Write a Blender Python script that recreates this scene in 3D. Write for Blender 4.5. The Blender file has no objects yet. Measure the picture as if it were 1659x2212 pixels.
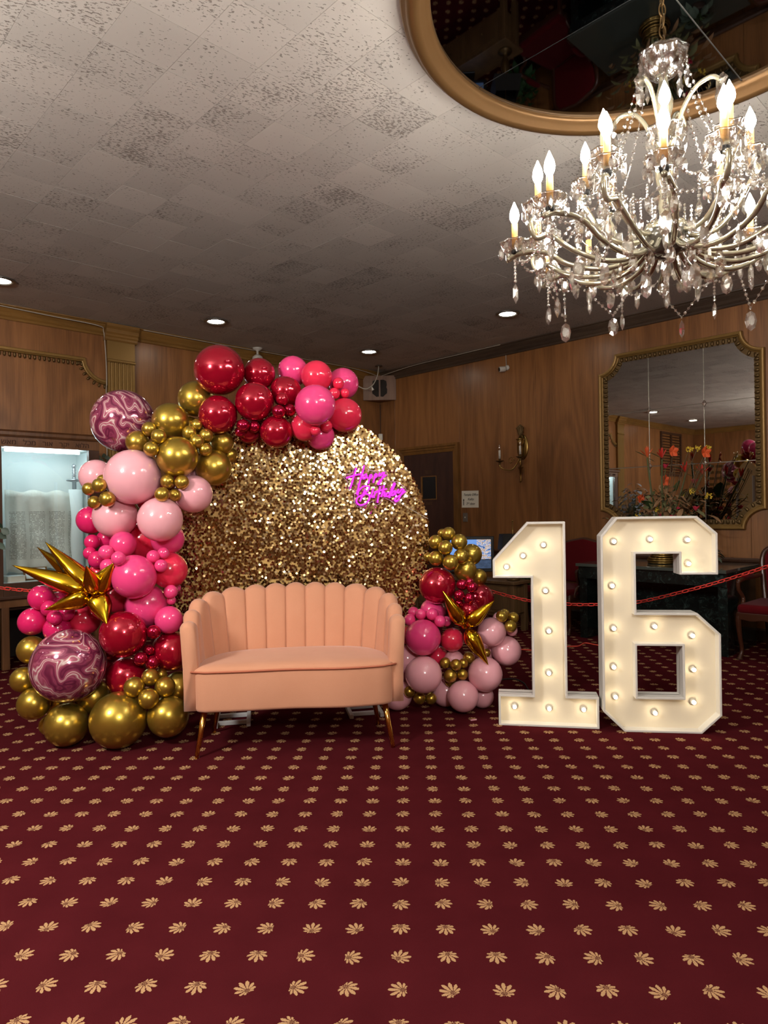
import bpy, bmesh, math, random
from mathutils import Vector, Matrix, Quaternion
random.seed(7)
scene = bpy.context.scene
col = scene.collection
PI = math.pi

# ------------------------------------------------------------------ camera
F_PX, CX, CY, IMW, IMH = 1457.0, 829.5, 1106.0, 1659, 2212
PITCH, ROLL, CAM_H = -0.001, 0.016, 1.30
_f = Vector((0, math.cos(PITCH), math.sin(PITCH)))
_d0 = Vector((0, math.sin(PITCH), -math.cos(PITCH)))
_r = Vector((1, 0, 0)) * math.cos(ROLL) + _d0 * math.sin(ROLL)
_d = Vector((1, 0, 0)) * -math.sin(ROLL) + _d0 * math.cos(ROLL)
CAM = Vector((0, 0, CAM_H))
cd = bpy.data.cameras.new('camera')
cd.sensor_fit = 'VERTICAL'
cd.sensor_height = 24.0
cd.sensor_width = 24.0 * IMW / IMH
cd.lens = F_PX / IMH * 24.0
cd.clip_start = 0.05
cam = bpy.data.objects.new('camera', cd)
col.objects.link(cam)
_m = Matrix.Identity(4)
for i in range(3):
    _m[i][0], _m[i][1], _m[i][2] = _r[i], -_d[i], -_f[i]
_m.translation = CAM
cam.matrix_world = _m
scene.camera = cam

# ------------------------------------------------------------------ world, exposure, general light
w = bpy.data.worlds.new('room_dark')
scene.world = w
w.use_nodes = True
w.node_tree.nodes['Background'].inputs[0].default_value = (1.0, 0.9, 0.8, 1)
w.node_tree.nodes['Background'].inputs[1].default_value = 0.02
scene.view_settings.view_transform = 'Standard'
scene.view_settings.look = 'None'
scene.view_settings.gamma = 1.0
scene.view_settings.use_curve_mapping = False
scene.view_settings.exposure = 0.82
scene.cycles.use_denoising = True
scene.cycles.use_adaptive_sampling = True
scene.cycles.adaptive_threshold = 0.03
scene.cycles.max_bounces = 7
scene.cycles.diffuse_bounces = 3
scene.cycles.glossy_bounces = 4
scene.cycles.transmission_bounces = 6
scene.cycles.transparent_max_bounces = 8
scene.cycles.caustics_reflective = False
scene.cycles.caustics_refractive = False
scene.cycles.sample_clamp_indirect = 6.0
CHAND_STRENGTH = 110.0        # candle bulbs
DOWN_STRENGTH = 30.0         # recessed ceiling lamps
MARQUEE_STRENGTH = 15.0      # bulbs of the numbers


def far_lamp(name, loc, watts, rad):
    l = bpy.data.lights.new(name, 'POINT')
    l.energy = watts
    l.shadow_soft_size = rad
    l.color = (1.0, 0.96, 0.90)
    o = bpy.data.objects.new(name, l)
    col.objects.link(o)
    o.location = loc
    return o


# two further chandeliers of the hall hang behind the photographer
far_lamp('hall_chandelier_light', (-2.6, 1.2, 2.62), 185, 0.28)
far_lamp('hall_chandelier_light', (0.8, -1.2, 2.62), 165, 0.28)

# ------------------------------------------------------------------ geometry of the place
WANG = -0.8017                                   # heading of the right wall
dR = Vector((math.cos(WANG), math.sin(WANG), 0))
dL = Vector((-math.sin(WANG), math.cos(WANG), 0))
nR, nL = dL, dR
KR, KL, KB, KS = 7.08, -7.36, -4.8, 5.2
ZC = 3.385
CORNER = nR * KR + nL * KL
TILE = 0.3055


def ray(x, y):
    return _r * ((x - CX) / F_PX) + _d * ((y - CY) / F_PX) + _f


def at_depth(x, y, Y):
    d = ray(x, y)
    return CAM + d * (Y / d.y)


def on_z(x, y, z=0.0):
    d = ray(x, y)
    return CAM + d * ((z - CAM_H) / d.z)


def on_plane(x, y, n, k):
    d = ray(x, y)
    return CAM + d * ((k - n.dot(CAM)) / n.dot(d))


def pix(p):
    q = Vector(p) - CAM
    z = q.dot(_f)
    return CX + F_PX * q.dot(_r) / z, CY + F_PX * q.dot(_d) / z, z


def WR(u, z, off=0.0):
    return CORNER + dR * u - nR * off + Vector((0, 0, z))


def WL(u, z, off=0.0):
    return CORNER + dL * u + nL * off + Vector((0, 0, z))


ROT_R, ROT_L = WANG, WANG + PI / 2               # local x along the wall to the right, y into the wall


# ------------------------------------------------------------------ mesh helpers
class MB:
    def __init__(self):
        self.v, self.f = [], []

    def add(self, vs, fs, M=None):
        o = len(self.v)
        for p in vs:
            p = Vector(p)
            self.v.append(M @ p if M is not None else p)
        self.f += [tuple(i + o for i in f) for f in fs]
        return self

    def box(self, x0, x1, y0, y1, z0, z1, M=None):
        vs = [(x, y, z) for z in (z0, z1) for y in (y0, y1) for x in (x0, x1)]
        return self.add(vs, [(0, 2, 3, 1), (4, 5, 7, 6), (0, 1, 5, 4), (2, 6, 7, 3), (0, 4, 6, 2), (1, 3, 7, 5)], M)

    def prism(self, poly, y0, y1, M=None):
        n = len(poly)
        vs = [(x, y0, z) for x, z in poly] + [(x, y1, z) for x, z in poly]
        fs = [tuple(range(n)), tuple(range(2 * n - 1, n - 1, -1))]
        fs += [(i, i + n, (i + 1) % n + n, (i + 1) % n) for i in range(n)]
        return self.add(vs, fs, M)

    def extrude_x(self, prof, x0, x1, M=None):
        n = len(prof)
        vs = [(x0, y, z) for y, z in prof] + [(x1, y, z) for y, z in prof]
        fs = [tuple(range(n - 1, -1, -1)), tuple(range(n, 2 * n))]
        fs += [((i + 1) % n, (i + 1) % n + n, i + n, i) for i in range(n)]
        return self.add(vs, fs, M)

    def lathe(self, prof, seg=16, M=None, wave=None):
        vs, fs = [], []
        for k, (r, z) in enumerate(prof):
            for s in range(seg):
                a = 2 * PI * s / seg
                rr = r * (1 + wave[0] * math.cos(wave[1] * a)) if wave and r > 1e-5 else r
                vs.append((rr * math.cos(a), rr * math.sin(a), z))
        for k in range(len(prof) - 1):
            for s in range(seg):
                a, b = k * seg + s, k * seg + (s + 1) % seg
                fs.append((a, b, b + seg, a + seg))
        if prof[0][0] > 1e-4 and prof[0] != prof[-1]:
            fs.append(tuple(range(seg - 1, -1, -1)))
            o = (len(prof) - 1) * seg
            fs.append(tuple(range(o, o + seg)))
        return self.add(vs, fs, M)

    def tube(self, pts, r, seg=8, closed=False, M=None, flat=1.0):
        pts = [Vector(p) for p in pts]
        n = len(pts)
        rs = r if isinstance(r, (list, tuple)) else [r] * n
        tang = []
        for i in range(n):
            a = pts[(i - 1) % n] if (closed or i > 0) else pts[i]
            b = pts[(i + 1) % n] if (closed or i < n - 1) else pts[i]
            t = (b - a)
            tang.append(t.normalized() if t.length > 1e-9 else Vector((0, 0, 1)))
        t0 = tang[0]
        up = Vector((0, 0, 1)) if abs(t0.z) < 0.9 else Vector((0, 1, 0))
        nx = t0.cross(up).normalized()
        vs, fs = [], []
        prev = t0
        for i in range(n):
            t = tang[i]
            q = prev.rotation_difference(t)
            nx = (q @ nx)
            nx = (nx - t * nx.dot(t)).normalized()
            ny = t.cross(nx)
            prev = t
            for s in range(seg):
                a = 2 * PI * s / seg
                vs.append(pts[i] + (nx * math.cos(a) + ny * math.sin(a) * flat) * rs[i])
        for i in range(n if closed else n - 1):
            j = (i + 1) % n
            for s in range(seg):
                a, b = i * seg + s, i * seg + (s + 1) % seg
                c, d = j * seg + (s + 1) % seg, j * seg + s
                fs.append((a, b, c, d))
        if not closed:
            fs.append(tuple(range(seg - 1, -1, -1)))
            fs.append(tuple(range((n - 1) * seg, n * seg)))
        return self.add(vs, fs, M)

    def sphere(self, c, r, seg=12, rings=8, sc=(1, 1, 1)):
        prof = [(max(1e-6, math.sin(PI * k / rings)) * r, -math.cos(PI * k / rings) * r) for k in range(rings + 1)]
        return self.lathe(prof, seg, Matrix.Translation(c) @ Matrix.Diagonal((*sc, 1)))

    def gem(self, c, w, h, t, n=8, rot=0.0):
        """faceted flat crystal hanging down from c"""
        ring = []
        for k in range(n):
            a = 2 * PI * k / n
            x, z = math.sin(a) * w / 2, math.cos(a) * h / 2
            ring.append((x, 0, z))
        vs = [(x, y, z - h / 2) for x, y, z in ring]
        vs += [(x * .5, -t / 2, z * .5 - h / 2) for x, y, z in ring] + [(x * .5, t / 2, z * .5 - h / 2) for x, y, z in ring]
        fs = [tuple(range(n, 2 * n)), tuple(range(3 * n - 1, 2 * n - 1, -1))]
        for k in range(n):
            j = (k + 1) % n
            fs += [(k, k + n, j + n, j), (j, j + 2 * n, k + 2 * n, k)]
        return self.add(vs, fs, Matrix.Translation(c) @ Matrix.Rotation(rot, 4, 'Z'))

    def mesh(self, name, mat=None, smooth=False):
        me = bpy.data.meshes.new(name)
        me.from_pydata([tuple(p) for p in self.v], [], self.f)
        me.validate()
        bm = bmesh.new()
        bm.from_mesh(me)
        bmesh.ops.remove_doubles(bm, verts=bm.verts, dist=1e-6)
        bmesh.ops.recalc_face_normals(bm, faces=bm.faces)
        bm.to_mesh(me)
        bm.free()
        if smooth:
            me.polygons.foreach_set('use_smooth', [True] * len(me.polygons))
        if mat:
            me.materials.append(mat)
        return me

    def build(self, name, mat, parent=None, smooth=False, bevel=0, seg=2, loc=None, rot=None):
        return put(name, self.mesh(name, mat, smooth), parent, bevel, seg, loc, rot)


def put(name, me, parent=None, bevel=0, seg=2, loc=None, rot=None):
    o = bpy.data.objects.new(name, me)
    col.objects.link(o)
    o.parent = parent
    if loc is not None:
        o.location = loc
    if rot is not None:
        o.rotation_euler = rot if hasattr(rot, '__len__') else (0, 0, rot)
    if bevel:
        md = o.modifiers.new('bevel', 'BEVEL')
        md.width = bevel
        md.segments = seg
        md.limit_method = 'ANGLE'
        md.angle_limit = 0.6
    return o


def tag(o, label=None, cat=None, group=None, kind=None):
    if label:
        o['label'] = label
    if cat:
        o['category'] = cat
    if group:
        o['group'] = group
    if kind:
        o['kind'] = kind
    return o


def empty(name, loc=(0, 0, 0), rz=0.0, label=None, cat=None, group=None):
    o = bpy.data.objects.new(name, None)
    col.objects.link(o)
    o.empty_display_size = 0.1
    o.location = loc
    o.rotation_euler = (0, 0, rz)
    return tag(o, label, cat, group)


def text_mesh(s, size, mat, name, depth=0.0005, shear=0.0, align='CENTER'):
    c = bpy.data.curves.new(name, 'FONT')
    c.body = s
    c.size = size
    c.extrude = depth
    c.shear = shear
    c.align_x = align
    o = bpy.data.objects.new(name, c)
    me = bpy.data.meshes.new_from_object(o)
    me.name = name
    bpy.data.objects.remove(o)
    me.materials.clear()
    me.materials.append(mat)
    return me


def smooth_path(pts, n=6):
    """Catmull-Rom through the points"""
    pts = [Vector(p) for p in pts]
    out = []
    for i in range(len(pts) - 1):
        p0 = pts[max(i - 1, 0)]
        p1, p2 = pts[i], pts[i + 1]
        p3 = pts[min(i + 2, len(pts) - 1)]
        for k in range(n):
            t = k / n
            out.append(0.5 * ((2 * p1) + (p2 - p0) * t + (2 * p0 - 5 * p1 + 4 * p2 - p3) * t * t + (3 * p1 - p0 - 3 * p2 + p3) * t ** 3))
    out.append(pts[-1])
    return out


# ------------------------------------------------------------------ materials
def lin(c):
    c = c / 255.0
    return c / 12.92 if c <= 0.04045 else ((c + 0.055) / 1.055) ** 2.4


def S(r, g, b):
    return (lin(r), lin(g), lin(b), 1.0)


def mat(name, color, rough=0.5, metal=0.0, spec=0.5, coat=0.0, trans=0.0, ior=1.45, emit=None, estr=0.0, sheen=0.0, sub=0.0, coatr=0.05):
    m = bpy.data.materials.new(name)
    m.use_nodes = True
    b = m.node_tree.nodes['Principled BSDF']
    b.inputs['Base Color'].default_value = color
    b.inputs['Roughness'].default_value = rough
    b.inputs['Metallic'].default_value = metal
    b.inputs['Specular IOR Level'].default_value = spec
    b.inputs['Coat Weight'].default_value = coat
    b.inputs['Coat Roughness'].default_value = coatr
    b.inputs['Transmission Weight'].default_value = trans
    b.inputs['IOR'].default_value = ior
    b.inputs['Sheen Weight'].default_value = sheen
    if sub:
        b.inputs['Subsurface Weight'].default_value = sub
        b.inputs['Subsurface Radius'].default_value = (0.03, 0.012, 0.012)
    if emit:
        b.inputs['Emission Color'].default_value = emit
        b.inputs['Emission Strength'].default_value = estr
    return m


class NT:
    """small node-tree helper"""
    def __init__(self, m):
        self.t = m.node_tree
        self.n = self.t.nodes
        self.b = self.n['Principled BSDF']

    def new(self, typ, **kw):
        nd = self.n.new(typ)
        for k, v in kw.items():
            setattr(nd, k, v)
        return nd

    def link(self, a, b):
        self.t.links.new(a, b)

    def val(self, nd, idx, v):
        if hasattr(v, 'is_output') or hasattr(v, 'links'):
            self.link(v, nd.inputs[idx])
        else:
            nd.inputs[idx].default_value = v

    def math(self, op, a, b=None, c=None, clamp=False):
        nd = self.new('ShaderNodeMath', operation=op)
        nd.use_clamp = clamp
        self.val(nd, 0, a)
        if b is not None:
            self.val(nd, 1, b)
        if c is not None:
            self.val(nd, 2, c)
        return nd.outputs[0]

    def vmath(self, op, a, b=None):
        nd = self.new('ShaderNodeVectorMath', operation=op)
        self.val(nd, 0, a)
        if b is not None:
            self.val(nd, 1, b)
        return nd.outputs['Value'] if op in ('LENGTH', 'DOT_PRODUCT') else nd.outputs[0]

    def noise(self, vec, scale, detail=2.0, rough=0.5, dist=0.0):
        nd = self.new('ShaderNodeTexNoise')
        if vec is not None:
            self.link(vec, nd.inputs['Vector'])
        nd.inputs['Scale'].default_value = scale
        nd.inputs['Detail'].default_value = detail
        nd.inputs['Roughness'].default_value = rough
        nd.inputs['Distortion'].default_value = dist
        return nd

    def mapping(self, vec, scale=(1, 1, 1), loc=(0, 0, 0), rot=(0, 0, 0)):
        nd = self.new('ShaderNodeMapping')
        self.link(vec, nd.inputs[0])
        nd.inputs['Scale'].default_value = scale
        nd.inputs['Location'].default_value = loc
        nd.inputs['Rotation'].default_value = rot
        return nd.outputs[0]

    def ramp(self, fac, stops):
        nd = self.new('ShaderNodeValToRGB')
        el = nd.color_ramp.elements
        while len(el) < len(stops):
            el.new(0.5)
        for e, (p, c) in zip(el, stops):
            e.position = p
            e.color = c
        self.link(fac, nd.inputs[0])
        return nd.outputs[0]

    def mix(self, fac, a, b):
        nd = self.new('ShaderNodeMix', data_type='RGBA')
        self.val(nd, 0, fac)
        self.val(nd, 6, a)
        self.val(nd, 7, b)
        return nd.outputs[2]

    def bump(self, h, strength=0.3, dist=0.01):
        nd = self.new('ShaderNodeBump')
        nd.inputs['Strength'].default_value = strength
        nd.inputs['Distance'].default_value = dist
        self.link(h, nd.inputs['Height'])
        self.link(nd.outputs[0], self.b.inputs['Normal'])

    def color(self, c):
        self.link(c, self.b.inputs['Base Color'])


def wood(name, dark, light, rough=0.38, scale=1.0, horiz=False, coat=0.15, fig=1.0):
    m = mat(name, light, rough, coat=coat, coatr=0.25)
    N = NT(m)
    tc = N.new('ShaderNodeTexCoord')
    oi = N.new('ShaderNodeObjectInfo')
    rnd = N.vmath('MULTIPLY', oi.outputs['Random'], (13.0, 7.0, 29.0))
    base = N.vmath('ADD', tc.outputs['Object'], rnd)
    st = (0.2, 1, 1) if horiz else (1, 1, 0.16)
    fld = N.noise(N.mapping(base, tuple(q * 2.4 * scale for q in st)), 1.0, 1.0, 0.4, 0.3)
    cath = N.math('MULTIPLY_ADD', N.math('SINE', N.math('MULTIPLY', fld.outputs['Fac'], 62.0 * fig)), 0.5, 0.5)
    fine = N.noise(N.mapping(base, (3, 60, 60) if horiz else (60, 60, 1.2)), 3.0 * scale, 3, 0.6)
    broad = N.noise(N.mapping(base, (.8, 9, 9) if horiz else (9, 9, .5)), 1.0, 2, 0.5)
    big = N.noise(N.mapping(base, (1, 1, .4)), 1.1, 2)
    f = N.math('ADD', N.math('MULTIPLY', cath, 0.10), N.math('MULTIPLY', fine.outputs['Fac'], 0.52))
    f = N.math('ADD', f, N.math('MULTIPLY', broad.outputs['Fac'], 0.34))
    f = N.math('ADD', f, N.math('MULTIPLY', N.math('SUBTRACT', big.outputs['Fac'], 0.5), 0.45))
    N.color(N.ramp(f, [(0.26, dark), (0.5, tuple((a + b) / 2 for a, b in zip(dark, light))), (0.74, light)]))
    N.bump(fine.outputs['Fac'], 0.08, 0.002)
    return m


M = {}
M['panel'] = wood('walnut_veneer', S(98, 61, 31), S(158, 106, 61))
M['panel_dark'] = wood('dark_oak', S(48, 28, 20), S(84, 54, 38), 0.45)
M['door'] = wood('dark_door_veneer', S(44, 24, 20), S(76, 46, 36), 0.42, 1.6)
M['doorframe'] = wood('door_frame_wood', S(92, 60, 26), S(140, 96, 46), 0.42)
M['gilt'] = mat('gilded_wood', S(138, 106, 56), 0.42, 0.4)
M['gilt_dark'] = mat('antique_bronze_gilt', S(96, 74, 42), 0.4, 0.6)
M['crown'] = wood('crown_lit_wood', S(104, 74, 36), S(150, 110, 56), 0.4, horiz=True)  # crown wood with the golden light on it put into the colour
M['crown_dark'] = wood('crown_shade_wood', S(58, 46, 38), S(92, 74, 58), 0.45, horiz=True)  # same crown wood, the right wall's shade put into a darker colour
M['cabwood'] = wood('cabinet_wood', S(84, 54, 32), S(128, 86, 52), 0.45)
M['cabdark'] = wood('cabinet_dark_wood', S(52, 32, 22), S(86, 56, 38), 0.45)
M['oldwood'] = wood('console_wood', S(74, 54, 34), S(122, 92, 58), 0.5)
M['mahogany'] = mat('mahogany', S(70, 38, 24), 0.3, coat=0.3)
M['velvet_red'] = mat('red_velvet', S(88, 12, 18), 0.9, spec=.1, sheen=0.05)
M['mirror'] = mat('mirror_glass', (0.72, 0.72, 0.70, 1), 0.015, 1.0)
M['mirror_smoke'] = mat('smoked_mirror', (0.36, 0.38, 0.42, 1), 0.02, 1.0)
M['black'] = mat('black_plastic', S(14, 14, 15), 0.4)
M['white_plastic'] = mat('white_plastic', S(205, 200, 190), 0.45)
M['grey_metal'] = mat('grey_metal', S(150, 148, 142), 0.35, 0.9)
M['brass'] = mat('antique_brass', S(150, 122, 68), 0.28, 0.95)
M['cable_white'] = mat('white_cable', S(170, 160, 145), 0.6)
M['cable_black'] = mat('black_cable', S(22, 20, 20), 0.6)
M['cord_orange'] = mat('orange_cord', S(225, 82, 62), 0.5)
M['chain_red'] = mat('red_plastic_chain', S(222, 62, 52), 0.4)
M['paper'] = mat('paper', S(222, 216, 200), 0.8)
M['ink'] = mat('ink', S(25, 22, 22), 0.8)

# balloons
M['b_gold'] = mat('chrome_gold_latex', S(190, 160, 66), 0.28, 0.85, coat=.25)
M['b_red'] = mat('pearl_red_latex', S(172, 8, 42), 0.16, 0.5, coat=0.8)
M['b_mauve'] = mat('chrome_crimson_latex', S(182, 16, 62), 0.16, 0.85, coat=0.4)
M['b_hot'] = mat('hot_pink_latex', S(234, 68, 130), 0.16, coat=0.6)
M['b_coral'] = mat('coral_pink_latex', S(230, 46, 80), 0.16, coat=0.6)
M['b_mag'] = mat('magenta_pink_latex', S(214, 34, 100), 0.16, coat=0.6)
M['b_light'] = mat('light_pink_latex', S(238, 172, 182), 0.18, coat=0.6)
M['foil_gold'] = mat('gold_foil', S(214, 172, 40), 0.13, 1.0)


def marble_mat():
    m = mat('marble_print_foil', S(160, 60, 90), 0.12, 0.25, coat=0.7)
    N = NT(m)
    tc = N.new('ShaderNodeTexCoord')
    n1 = N.noise(tc.outputs['Object'], .95, 2, 0.45, 0.8)
    v = N.vmath('ADD', N.mapping(tc.outputs['Object'], (.9, .9, 1.3)), N.vmath('MULTIPLY', n1.outputs['Color'], (2.6, 2.6, 2.6)))
    wv = N.new('ShaderNodeTexWave', wave_type='BANDS', bands_direction='DIAGONAL')
    N.link(v, wv.inputs['Vector'])
    wv.inputs['Scale'].default_value = .85
    wv.inputs['Distortion'].default_value = 1.2
    wv.inputs['Detail'].default_value = 1.0
    N.color(N.ramp(wv.outputs['Fac'], [(0.0, S(108, 36, 66)), (0.22, S(150, 66, 96)), (0.42, S(128, 46, 78)), (0.58, S(172, 92, 116)), (0.74, S(150, 62, 92)), (0.86, S(196, 140, 146)), (0.94, S(232, 216, 210)), (0.99, S(176, 92, 114))]))
    return m


M['b_marble'] = marble_mat()


def glass_mat(name, tint, rough=0.0, ior=1.5, clear=0.0):
    m = bpy.data.materials.new(name)
    m.use_nodes = True
    t = m.node_tree
    t.nodes.clear()
    out = t.nodes.new('ShaderNodeOutputMaterial')
    g = t.nodes.new('ShaderNodeBsdfGlass')
    g.inputs['Color'].default_value = tint
    g.inputs['Roughness'].default_value = rough
    g.inputs['IOR'].default_value = ior
    if clear:
        tr = t.nodes.new('ShaderNodeBsdfTransparent')
        tr.inputs[0].default_value = tint
        mx = t.nodes.new('ShaderNodeMixShader')
        mx.inputs[0].default_value = clear
        t.links.new(g.outputs[0], mx.inputs[1])
        t.links.new(tr.outputs[0], mx.inputs[2])
        t.links.new(mx.outputs[0], out.inputs[0])
    else:
        t.links.new(g.outputs[0], out.inputs[0])
    return m


M['crystal'] = glass_mat('crystal', (0.97, 0.97, 0.95, 1), 0.0, 1.6)
_t = M['crystal'].node_tree
_g = _t.nodes.new('ShaderNodeBsdfGlossy')
_g.inputs['Roughness'].default_value = 0.12
_g.inputs['Color'].default_value = (1.0, 0.98, 0.94, 1)
_x = _t.nodes.new('ShaderNodeMixShader')
_x.inputs[0].default_value = 0.36
_gl = [n_ for n_ in _t.nodes if n_.type == 'BSDF_GLASS'][0]
_o = [n_ for n_ in _t.nodes if n_.type == 'OUTPUT_MATERIAL'][0]
_tr = _t.nodes.new('ShaderNodeBsdfTransparent')
_y = _t.nodes.new('ShaderNodeMixShader')
_y.inputs[0].default_value = 0.62
_t.links.new(_gl.outputs[0], _y.inputs[1])
_t.links.new(_tr.outputs[0], _y.inputs[2])
_t.links.new(_y.outputs[0], _x.inputs[1])
_t.links.new(_g.outputs[0], _x.inputs[2])
_t.links.new(_x.outputs[0], _o.inputs[0])
M['armglass'] = mat('champagne_glass_arm', S(166, 158, 134), 0.12, 0.6, coat=1.0)


def pane_mat(name, refl=0.08):
    m = bpy.data.materials.new(name)
    m.use_nodes = True
    t = m.node_tree
    t.nodes.clear()
    out = t.nodes.new('ShaderNodeOutputMaterial')
    tr = t.nodes.new('ShaderNodeBsdfTransparent')
    tr.inputs[0].default_value = (0.95, 0.97, 0.97, 1)
    gl = t.nodes.new('ShaderNodeBsdfGlossy')
    gl.inputs['Roughness'].default_value = 0.02
    mx = t.nodes.new('ShaderNodeMixShader')
    mx.inputs[0].default_value = refl
    t.links.new(tr.outputs[0], mx.inputs[1])
    t.links.new(gl.outputs[0], mx.inputs[2])
    t.links.new(mx.outputs[0], out.inputs[0])
    return m


M['pane'] = pane_mat('clear_pane')
M['acrylic'] = pane_mat('clear_acrylic', 0.05)


def emit_mat(name, c, s):
    m = bpy.data.materials.new(name)
    m.use_nodes = True
    t = m.node_tree
    t.nodes.clear()
    out = t.nodes.new('ShaderNodeOutputMaterial')
    e = t.nodes.new('ShaderNodeEmission')
    e.inputs[0].default_value = c
    e.inputs[1].default_value = s
    t.links.new(e.outputs[0], out.inputs[0])
    return m


M['bulb'] = emit_mat('lit_candle_bulb', (1.0, 0.95, 0.87, 1), CHAND_STRENGTH)
M['lamp'] = emit_mat('lit_recessed_lamp', (1.0, 0.93, 0.8, 1), DOWN_STRENGTH)
M['marq'] = emit_mat('lit_marquee_bulb', (1.0, 0.84, 0.58, 1), MARQUEE_STRENGTH)
M['tubelight'] = emit_mat('cabinet_tube_light', (0.74, 0.94, 1.0, 1), 24.0)
M['neon'] = emit_mat('magenta_neon', (0.86, 0.05, 0.92, 1), .75)

# ------------------------------------------------------------------ floor
def carpet_mat():
    m = mat('maroon_carpet', S(104, 30, 36), 1.0, spec=0.0)
    N = NT(m)
    g = N.new('ShaderNodeNewGeometry')
    a, b, th = 0.1400, 0.1326, -0.0363
    p = N.vmath('SUBTRACT', g.outputs['Position'], (0.0215, 1.832, 0))
    vr = N.new('ShaderNodeVectorRotate', rotation_type='Z_AXIS')
    N.link(p, vr.inputs['Vector'])
    vr.inputs['Angle'].default_value = -th
    q = N.vmath('ADD', N.vmath('DIVIDE', vr.outputs[0], (a, b, 1)), (0.5, 0.5, 0))
    cell = N.vmath('FLOOR', q)
    fr = N.vmath('MULTIPLY', N.vmath('SUBTRACT', N.vmath('SUBTRACT', q, cell), (0.5, 0.5, 0)), (a, b, 0))
    wn = N.new('ShaderNodeTexWhiteNoise', noise_dimensions='2D')
    N.link(cell, wn.inputs['Vector'])
    jit = N.vmath('SCALE', N.vmath('SUBTRACT', wn.outputs['Color'], (0.5, 0.5, 0.5)))
    jit.node.inputs['Scale'].default_value = 0.008
    fr = N.vmath('ADD', fr, jit)
    ang = N.math('MULTIPLY', N.math('FLOOR', N.math('MULTIPLY', wn.outputs['Value'], 8.0)), PI / 4)
    vr2 = N.new('ShaderNodeVectorRotate', rotation_type='Z_AXIS')
    N.link(fr, vr2.inputs['Vector'])
    N.link(ang, vr2.inputs['Angle'])
    wob = N.noise(g.outputs['Position'], 260.0, 2)
    w2 = N.vmath('SCALE', N.vmath('SUBTRACT', wob.outputs['Color'], (0.5, 0.5, 0.5)))
    w2.node.inputs['Scale'].default_value = 0.007
    loc = N.vmath('ADD', N.vmath('ADD', vr2.outputs[0], w2), (0, 0.012, 0))
    sp = N.new('ShaderNodeSeparateXYZ')
    N.link(loc, sp.inputs[0])
    x, y = sp.outputs[0], sp.outputs[1]
    theta = N.math('ARCTAN2', x, y)
    r = N.math('SQRT', N.math('ADD', N.math('MULTIPLY', x, x), N.math('MULTIPLY', y, y)))
    lobe = N.math('ABSOLUTE', N.math('COSINE', N.math('MULTIPLY', theta, 5.5)))
    edge = N.math('ADD', 0.015, N.math('MULTIPLY', N.math('POWER', lobe, 0.8), N.math('ADD', 0.018, N.math('MULTIPLY', N.math('COSINE', theta), 0.008))))
    fall = N.math('SUBTRACT', 1.0, N.math('MULTIPLY', N.math('POWER', N.math('DIVIDE', N.math('ABSOLUTE', theta), PI), 2.2), 0.72))
    edge = N.math('MULTIPLY', edge, fall)
    inside = N.math('LESS_THAN', r, edge)
    vein = N.math('GREATER_THAN', lobe, N.math('ADD', 0.4, N.math('MULTIPLY', N.math('LESS_THAN', r, 0.008), 0.5)))
    mask = N.math('MULTIPLY', inside, vein)
    n1 = N.noise(g.outputs['Position'], 5.0, 3)
    n2 = N.noise(g.outputs['Position'], 420.0, 2)
    base = N.mix(N.math('ADD', N.math('MULTIPLY', n1.outputs['Fac'], 0.6), N.math('MULTIPLY', n2.outputs['Fac'], 0.4)), S(58, 16, 20), S(90, 30, 35))
    fl = N.mix(n2.outputs['Fac'], S(158, 120, 84), S(204, 164, 120))
    N.color(N.mix(mask, base, fl))
    N.bump(n2.outputs['Fac'], 0.35, 0.004)
    return m


M['carpet'] = carpet_mat()


def rect_world(nr0, nr1, nl0, nl1):
    return [nR * a + nL * b for a, b in ((nr0, nl0), (nr1, nl0), (nr1, nl1), (nr0, nl1))]


mb = MB()
q = rect_world(KB - .2, KR + .2, KL - .2, KS + .2)
mb.add([(p.x, p.y, 0) for p in q] + [(p.x, p.y, -0.1) for p in q],
       [(0, 1, 2, 3), (7, 6, 5, 4), (0, 4, 5, 1), (1, 5, 6, 2), (2, 6, 7, 3), (3, 7, 4, 0)])
tag(mb.build('floor', M['carpet']), kind='structure')

# ------------------------------------------------------------------ ceiling of square acoustic tiles
RING_C = Vector((1.13, 2.665, 0))
RING_R = 1.035


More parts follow.
